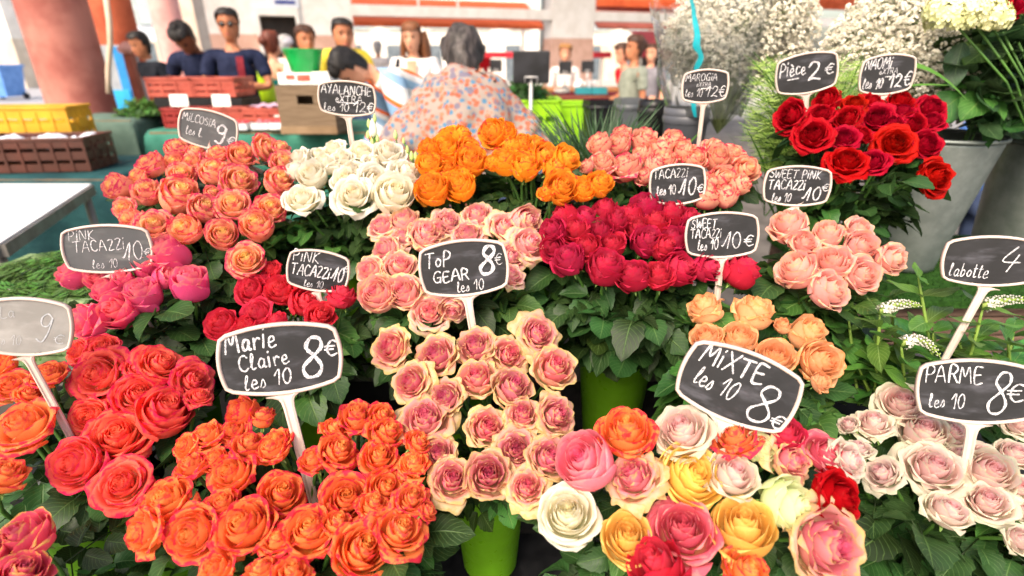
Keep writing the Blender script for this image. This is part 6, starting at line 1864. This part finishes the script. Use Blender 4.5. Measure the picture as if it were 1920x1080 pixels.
def film_cone(base, top, r0, r1, label, seed, n=72, m=26):
    g = random.Random(seed); b = MB(); vs, fs, uvs = [], [], []
    for j in range(m + 1):
        v = j / m; c = base.lerp(top, v)
        for i in range(n + 1):
            a = 2 * math.pi * i / n
            r = r0 + (r1 - r0) * v ** .8
            k = mnoise.noise(Vector((math.cos(a) * 3, math.sin(a) * 3, v * 4 + seed))) * .10 + mnoise.noise(Vector((math.cos(a) * 11, math.sin(a) * 11, v * 9))) * .05
            r *= 1 + k
            z = (.05 * mnoise.noise(Vector((math.cos(a) * 2, math.sin(a) * 2, seed + 9)))) * (v > .9)
            vs.append(Vector((c.x + r * math.cos(a), c.y + r * .75 * math.sin(a), c.z + z)) - base); uvs.append((i / n, v))
    for j in range(m):
        for i in range(n):
            a = j * (n + 1) + i; fs.append((a, a + 1, a + n + 2, a + n + 1))
    b.add(vs, fs, uvs)
    o = b.build("wrapping_film", FILM, None, loc=base)
    tag(o, label, "wrapping film")
    # turn so that the printed stripe faces left-front
    o.rotation_euler = (0, 0, R(120))
film_cone(Py(1318, 215, 1.92), Py(1345, 10, 1.95), .135, .20, "crinkled clear film with a turquoise stripe round the baby's breath", 4)

GRASS = mat("grass_yellowgreen", '#a2bc62', '#7fa044', 14, .6, .3)
GRASS2 = mat("grass_green", '#4f7c2a', '#3d681f', 14, .55, .35)
def blade(b, p0, d, L, w, droop, g, n=9):
    vs, fs = [], []
    side = d.cross(Vector((0, 0, 1))); side = side.normalized() if side.length > .01 else Vector((1, 0, 0))
    side = Matrix.Rotation(g.uniform(-1, 1), 3, d) @ side
    for i in range(n):
        s = i / (n - 1)
        p = p0 + d * L * s + Vector((0, 0, -droop * L * s * s)) + Vector((d.x, d.y, 0)) * droop * L * s * s * .6
        ww = w * (1 - s) ** .7 * min(1, .35 + 3 * s) + .0002
        vs += [p - side * ww, p + side * ww]
    for i in range(n - 1): fs.append((2 * i, 2 * i + 1, 2 * i + 3, 2 * i + 2))
    b.add(vs, fs)
# feathery fountain grass between the baby's breath bunches
g = random.Random(21)
base = Py(1500, 400, 1.42)
t = thing("fountain_grass", base, "feathery yellow-green fountain grass between the two baby's breath bunches", "grass")
b = MB(); fe = MB()
for i in range(260):
    tx, ty = g.uniform(1385, 1660), g.uniform(95, 330)
    p1 = Py(tx, ty, g.uniform(1.32, 1.58)) - base
    p0 = Vector((g.uniform(-.05, .05), g.uniform(-.03, .03), 0))
    mid = p0.lerp(p1, .5) + Vector((-(p1.x) * .18, 0, .06))
    path = bez(p0, p0.lerp(mid, .7), mid.lerp(p1, .3) + Vector((0, 0, .04)), p1, 9)
    b.tube(path, [.0015] * 7 + [.001, .0006], 4, cap=False)
    # the plume: fine hairs along the upper half
    for k in range(85):
        s = g.uniform(.3, 1.0); p = path[int(s * 8)] + Vector((g.uniform(-.006, .006), g.uniform(-.006, .006), g.uniform(-.006, .006)))
        a = g.uniform(0, 6.28); L = g.uniform(.02, .05)
        d = Vector((math.cos(a) * .7, math.sin(a) * .5, g.uniform(.1, .9))).normalized()
        q = p + d * L + Vector((0, 0, -.01)); sd_ = d.orthogonal().normalized() * .0010
        fe.add([p - sd_, p + sd_, q], [(0, 1, 2)])
        if k % 4 == 0:
            fe.add([q + Vector((x_, y_, z_)) * .0016 for x_, y_, z_ in ((1, 0, 0), (-.5, .8, 0), (-.5, -.8, 0), (0, 0, 1.4))], [(0, 1, 3), (1, 2, 3), (2, 0, 3)])
b.build("stalks", GRASS2, t); fe.build("plumes", GRASS, t)
b = MB()
for i in range(46):
    a = g.uniform(0, 6.28)
    d = Vector((math.cos(a) * .5, math.sin(a) * .35 - .1, 1)).normalized()
    blade(b, Vector((g.uniform(-.08, .08), g.uniform(-.05, .05), -.02)), d, g.uniform(.18, .38), g.uniform(.003, .006), g.uniform(.1, .5), g)
for (x0, y0, x1, y1, x2, y2, w_) in ((1570, 200, 1690, 40, 1815, 190, .0055), (1500, 330, 1560, 130, 1600, 90, .004), (1600, 200, 1660, 150, 1780, 160, .003), (1390, 290, 1400, 180, 1412, 118, .006), (1310, 250, 1260, 300, 1240, 330, .004)):
    A_, B_, C_ = (Py(q[0], q[1], 1.36) - base for q in ((x0, y0), (x1, y1), (x2, y2)))
    pts = [A_ * (1 - s) ** 2 + B_ * 2 * s * (1 - s) + C_ * s * s for s in [k / 14 for k in range(15)]]
    vs, fs = [], []
    for i, p in enumerate(pts):
        s = i / 14; ww = w_ * math.sin(math.pi * min(1, .15 + s * .85)) ** .7 + .0003
        vs += [p + Vector((0, .3, 1)).normalized() * ww, p - Vector((0, .3, 1)).normalized() * ww]
    for i in range(14): fs.append((2 * i, 2 * i + 1, 2 * i + 3, 2 * i + 2))
    b.add(vs, fs)
b.build("blades", GRASS2, t)
# dark bear grass behind the cream-and-pink roses
base = Py(1120, 345, 1.42)
t = thing("bear_grass", base, "dark stiff bear grass fanning out behind the amber and pink roses", "grass")
b = MB(); BEAR = mat("bear_green", '#35502c', '#233c1e', 14, .45, .4)
for i in range(340):
    tx, ty = g.uniform(985, 1240), g.uniform(185, 290)
    p1 = Py(tx, ty, g.uniform(1.40, 1.75)) - base
    p0 = Vector((g.uniform(-.05, .05), g.uniform(-.04, .04), g.uniform(-.05, 0)))
    d = (p1 - p0); L = d.length * g.uniform(.85, 1.1)
    blade(b, p0, (d.normalized() + Vector((0, 0, .06))).normalized(), L, g.uniform(.0034, .0060), .06, g)
b.build("blades", BEAR, t)
b = MB(); b.lathe([(.001, -.3), (.06, -.3), (.085, -.03), (.088, -.02), (.08, -.03), (.001, -.03)], 28); b.build("pot", mat("pot_black", '#161618', '#202022', 8, .4), t)

# lisianthus buds rising from the white roses
BUD = mat("lisianthus", '#eef0d8', '#dfe6bc', 12, .6); BUDG = mat("bud_green", '#b8cc84', '#9ab866', 12, .6)
def bud_stem(px, py, py_base, y, label, buds):
    base = Py(px + 6, py_base, y)
    t = thing("lisianthus", base, label, "flower", "lisianthus stems in the white roses")
    b = MB()
    for (bx, by, r, white) in buds:
        p = Py(bx, by, y) - base
        b.tube(bez(Vector((0, 0, 0)), Vector((0, 0, p.z * .5)), p * .8, p, 6), .0016, 5)
        q = MB()
        q.lathe([(.001, -r * .9), (r * .55, -r * .6), (r * .75, r * .2), (r * .5, r * 1.3), (r * .15, r * 2.0), (.001, r * 2.1)], 12, c=p)
        q.build("bud", BUD if white else BUDG, t)
    b.build("stem", STEM, t)
bud_stem(700, 245, 300, 1.25, "lisianthus stem with one large cream bud above the white roses", [(700, 246, .013, 1), (692, 235, .007, 0), (703, 224, .006, 0), (690, 255, .006, 0), (708, 262, .006, 0), (698, 268, .006, 0)])
bud_stem(742, 260, 300, 1.25, "thin lisianthus stem with one green bud right of the cream bud", [(742, 256, .007, 0)])
bud_stem(775, 300, 330, 1.22, "lisianthus stem with green buds between white and amber roses", [(764, 283, .006, 0), (772, 297, .008, 0), (780, 296, .007, 0), (757, 266, .005, 0)])

# cream hydrangea and dark leaves top right
base = Py(1830, 180, 1.42)
t = thing("hydrangea", base, "cream hydrangea heads with dark leaves below the orange awning", "hydrangea")
b = MB()
for (hx, hy, r) in ((1778, 32, .045), (1812, 24, .05), (1848, 30, .045), (1765, 20, .034), (1868, 38, .03)):
    c = Py(hx, hy, 1.42) - base
    for i in range(150):
        a, e = g.uniform(0, 6.28), math.asin(g.uniform(-.5, 1)); d = Vector((math.cos(a) * math.cos(e), math.sin(a) * math.cos(e), math.sin(e)))
        p = c + d * r * g.uniform(.85, 1.08); u = d.orthogonal().normalized(); w = d.cross(u); k = .0105 * g.uniform(.8, 1.2)
        tw = g.uniform(0, 1.5)
        for q in range(4):
            an = tw + q * math.pi / 2; dr = u * math.cos(an) + w * math.sin(an); pr = u * -math.sin(an) + w * math.cos(an)
            b.add([p, p + dr * k * .6 + pr * k * .45 + d * .001, p + dr * k + d * .002, p + dr * k * .6 - pr * k * .45 + d * .001], [(0, 1, 2, 3)])
b.build("flower_heads", mat("hydrangea_cream", '#e6e4b4', '#d4d694', 40, .7), t)
def leaf_mass(t, name, pts, L, m, g, broad=.62, base=Vector((0, 0, 0))):
    b = MB()
    for p, d, k in pts:
        vs, fs, uvs = leaflet(L * k, L * k * broad * g.uniform(.85, 1.15), g, g.uniform(.1, .35), g.uniform(.1, .4), serr=.03)
        M = frame_from(d) @ Matrix.Rotation(g.uniform(-.7, .7), 3, 'X')
        b.add([p - base + M @ v for v in vs], fs, uvs, lr=g.uniform(.02, 1))
    return b.build(name, m, t)
DARKLEAF = leaf_mat("dark_leaf", '#2c4628', '#3b5a34', '#6d8a58', .4, .15)
pts = []
for i in range(330):
    x, y = g.uniform(1795, 1945), g.uniform(45, 235)
    if x < 1850 and y > 60 + (x - 1790) * 3.6: continue
    p = Py(x, y, g.uniform(1.48, 1.9)); pts.append((p, Vector((g.uniform(-1, .6), g.uniform(-1, .2), g.uniform(-.5, .6))), g.uniform(.8, 1.35)))
leaf_mass(t, "leaves", pts, .085, DARKLEAF, g, base=base)
b = MB()
for (hx, hy) in ((1778, 30), (1812, 22), (1848, 28), (1880, 60), (1910, 80)):
    p = Py(hx, hy, 1.45) - base; q0 = Py(1950, 300, 1.42) - base
    b.tube([q0, q0.lerp(p, .5) + Vector((.02, 0, .02)), p], .003, 5)
b.build("stems", STEM, t)

# gooseneck loosestrife and green foliage on the right
SPIKE = mat("spike_white", '#c4c0b6', '#aeab9e', 60, .7); SPIKEG = mat("spike_green", '#9fb45e', '#86a048', 60, .6)
def loosestrife(foot, top, tip, label, n_leaf, seed, L=.075, ctrl=None):
    g = random.Random(seed)
    P0, P1 = Pd(foot[0], foot[1], foot[2]), Pd(top[0], top[1], top[2])
    t = thing("loosestrife", P0, label, "flower", "gooseneck loosestrife stems at right")
    path = bez(Vector((0, 0, 0)), (P1 - P0) * .35, (P1 - P0) * .8, P1 - P0, 10)
    b = MB(); b.tube(path, [.0028] * 8 + [.0022, .0018], 6); b.build("stem", mat("loosestrife_stem", '#7d9a40', '#688632', 20, .55), t)
    pts = []
    for k in range(n_leaf):
        s = .25 + .75 * k / max(1, n_leaf - 1); p = path[int(s * 9)]
        a = k * 2.0 + g.uniform(-.4, .4)
        for sg in (0, math.pi):
            d = Vector((math.cos(a + sg), math.sin(a + sg) * .8 - .15, g.uniform(.05, .7)))
            pts.append((p, d, g.uniform(.75, 1.2) * (1.05 - .35 * (s > .9))))
    leaf_mass(t, "foliage", pts, L, LEAF_LIT if seed % 2 else leaf_mat("mid_leaf", '#3c6626', '#4e7c32', '#8fae62', .4, .25), g, broad=.40)
    if tip:
        T = [Pd(q[0], q[1], q[2]) - P0 for q in tip]
        pa = [T[0] * (1 - s) ** 2 + T[1] * 2 * s * (1 - s) + T[2] * s * s for s in [k / 24 for k in range(25)]]
        core = MB(); core.tube([path[-1]] + pa, [.0016] + [.0058 - .0052 * k / 24 for k in range(25)], 6)
        fl = MB()
        for k in range(0, 25, 2):
            s = k / 24; r = .0095 * (1 - s) ** .6 + .0012
            dd = (pa[min(24, k + 1)] - pa[max(0, k - 1)]).normalized(); u = dd.orthogonal().normalized(); w = dd.cross(u)
            m_ = 7 if s < .85 else 5
            for q in range(m_):
                an = 2 * math.pi * q / m_ + k * 1.1; d = u * math.cos(an) + w * math.sin(an)
                p = pa[k] + d * r
                bs = .0019 * (1 - s) ** .5 + .0006
                tgt = fl if s < .72 or q % 2 else core
                core.tube([pa[k], p], .0005, 3, cap=False)
                if s < .22 and q % 2 == 0:
                    uu = d.orthogonal().normalized(); ww = d.cross(uu)
                    for z_ in range(5):
                        a2 = z_ * 1.2566; e = uu * math.cos(a2) + ww * math.sin(a2); f_ = uu * -math.sin(a2) + ww * math.cos(a2)
                        fl.add([p, p + e * .003 + f_ * .0018, p + e * .0055 + d * .001, p + e * .003 - f_ * .0018], [(0, 1, 2, 3)])
                else: tgt.ball(p, bs, 6, 4)
        fl.build("blossoms", SPIKE, t); core.build("spike", SPIKEG, t)
loosestrife((1640, 735, .98), (1650, 590, .95), [(1655, 582, .945), (1690, 562, .94), (1728, 574, .935)], "loosestrife stem whose white spike points right, left of the 4 € tag", 5, 31)
loosestrife((1700, 760, .96), (1690, 650, .93), [(1697, 642, .925), (1735, 625, .92), (1764, 672, .915)], "loosestrife stem whose drooping white spike hangs lowest, above the lower right tag", 4, 32)
loosestrife((1800, 740, .98), (1842, 582, .93), [(1848, 572, .925), (1890, 555, .92), (1945, 566, .92)], "loosestrife stem whose spike with open white stars reaches the right edge", 5, 33)
loosestrife((1760, 740, 1.0), (1722, 520, 1.0), None, "flowerless loosestrife shoot standing upright beside the 4 € tag", 5, 35)
loosestrife((1840, 760, 1.0), (1790, 620, .97), None, "leafy loosestrife shoot below the 4 € tag", 5, 37)
loosestrife((1900, 760, 1.0), (1890, 640, .96), None, "leafy loosestrife shoot at the right edge under the white stars", 5, 38)
loosestrife((1610, 760, 1.02), (1590, 590, 1.02), None, "leafy shoot below the shell pink roses", 5, 40)
k_ = 50
for fx, fy, tx_, ty_, dd in ((1660, 760, 1640, 640, 1.02), (1700, 770, 1690, 700, .99), (1740, 780, 1750, 620, 1.03), (1780, 770, 1810, 660, 1.0), (1830, 780, 1860, 690, .98), (1870, 770, 1905, 600, 1.05), (1915, 780, 1930, 700, 1.0), (1690, 760, 1670, 560, 1.08), (1770, 770, 1760, 690, .97), (1650, 780, 1610, 690, .99)):
    k_ += 1
    loosestrife((fx, fy, dd + .02), (tx_, ty_, dd), None, "leafy flowerless loosestrife shoot in the dense greenery behind the pale parma roses", 6, k_, L=.085)
mo = Pd(1740, 800, 1.0); bucket(Vector((mo.x + .04, mo.y + .05, mo.z - .06)), "lime green plastic bucket holding the loosestrife stems", r=.085, h=.26)

# fern crate on a side table at the left edge
cx_, cy_ = Pd(52, 545, 1.36), None
t = thing("side_table", (cx_.x, cx_.y + .1, 0), "small grey table under the fern crate at the left edge", "table")
b = MB(); b.box((0, 0, cx_.z - .20), (.5, .42, .03), bev=.004); b.build("top", mat("steel_grey", '', ''), t)
for sx in (-1, 1):
    for sy in (-1, 1):
        b = MB(); b.box((sx * .2, sy * .16, (cx_.z - .216) / 2), (.035, .035, cx_.z - .217)); b.build("leg", mat("steel_grey", '', ''), t)
MOSS = mat("crate_moss", '#7f9468', '#64794e', 30, .8, .2)
crate((cx_.x, cx_.y + .1, cx_.z - .183), (.42, .32, .17), "mossy green slatted crate full of fern fronds at the left edge", MOSS, rows=6, wall=.008)
FERN = leaf_mat("fern_leaf", '#4c7a2a', '#6a9a3c', '#8fb85c', .55, .3)
t = thing("fern", (cx_.x, cx_.y + .1, cx_.z - .16), "fine green fern fronds spilling over the mossy crate", "fern")
b = MB(); g = random.Random(77)
for i in range(130):
    x, y = g.uniform(-.19, .19), g.uniform(-.15, .15); a = math.atan2(y - .02, x) + g.uniform(-.9, .9); L = g.uniform(.10, .2)
    p0 = Vector((x * .8, y * .8, .10)); d = Vector((math.cos(a), math.sin(a), 0))
    ax = [p0 + d * L * s + Vector((0, 0, .09 * math.sin(math.pi * min(1, s * .8 + .1)) - .10 * s * s)) for s in [k / 11 for k in range(12)]]
    b.tube(ax, .0008, 4, cap=False); lr = g.uniform(.1, 1)
    for k in range(1, 12):
        sd_ = Vector((-d.y, d.x, 0)); w = .030 * math.sin(math.pi * (k / 12) ** .7) + .003
        for sg in (-1, 1):
            q = ax[k] + sd_ * sg * w + d * .012 - Vector((0, 0, .006))
            b.add([ax[k], ax[k] + d * .006 + (q - ax[k]) * .4, q, ax[k] - d * .004 + (q - ax[k]) * .5], [(0, 1, 2, 3)], [(.5, 0), (0, .5), (.5, 1), (1, .5)], lr=lr)
b.build("fronds", FERN, t)
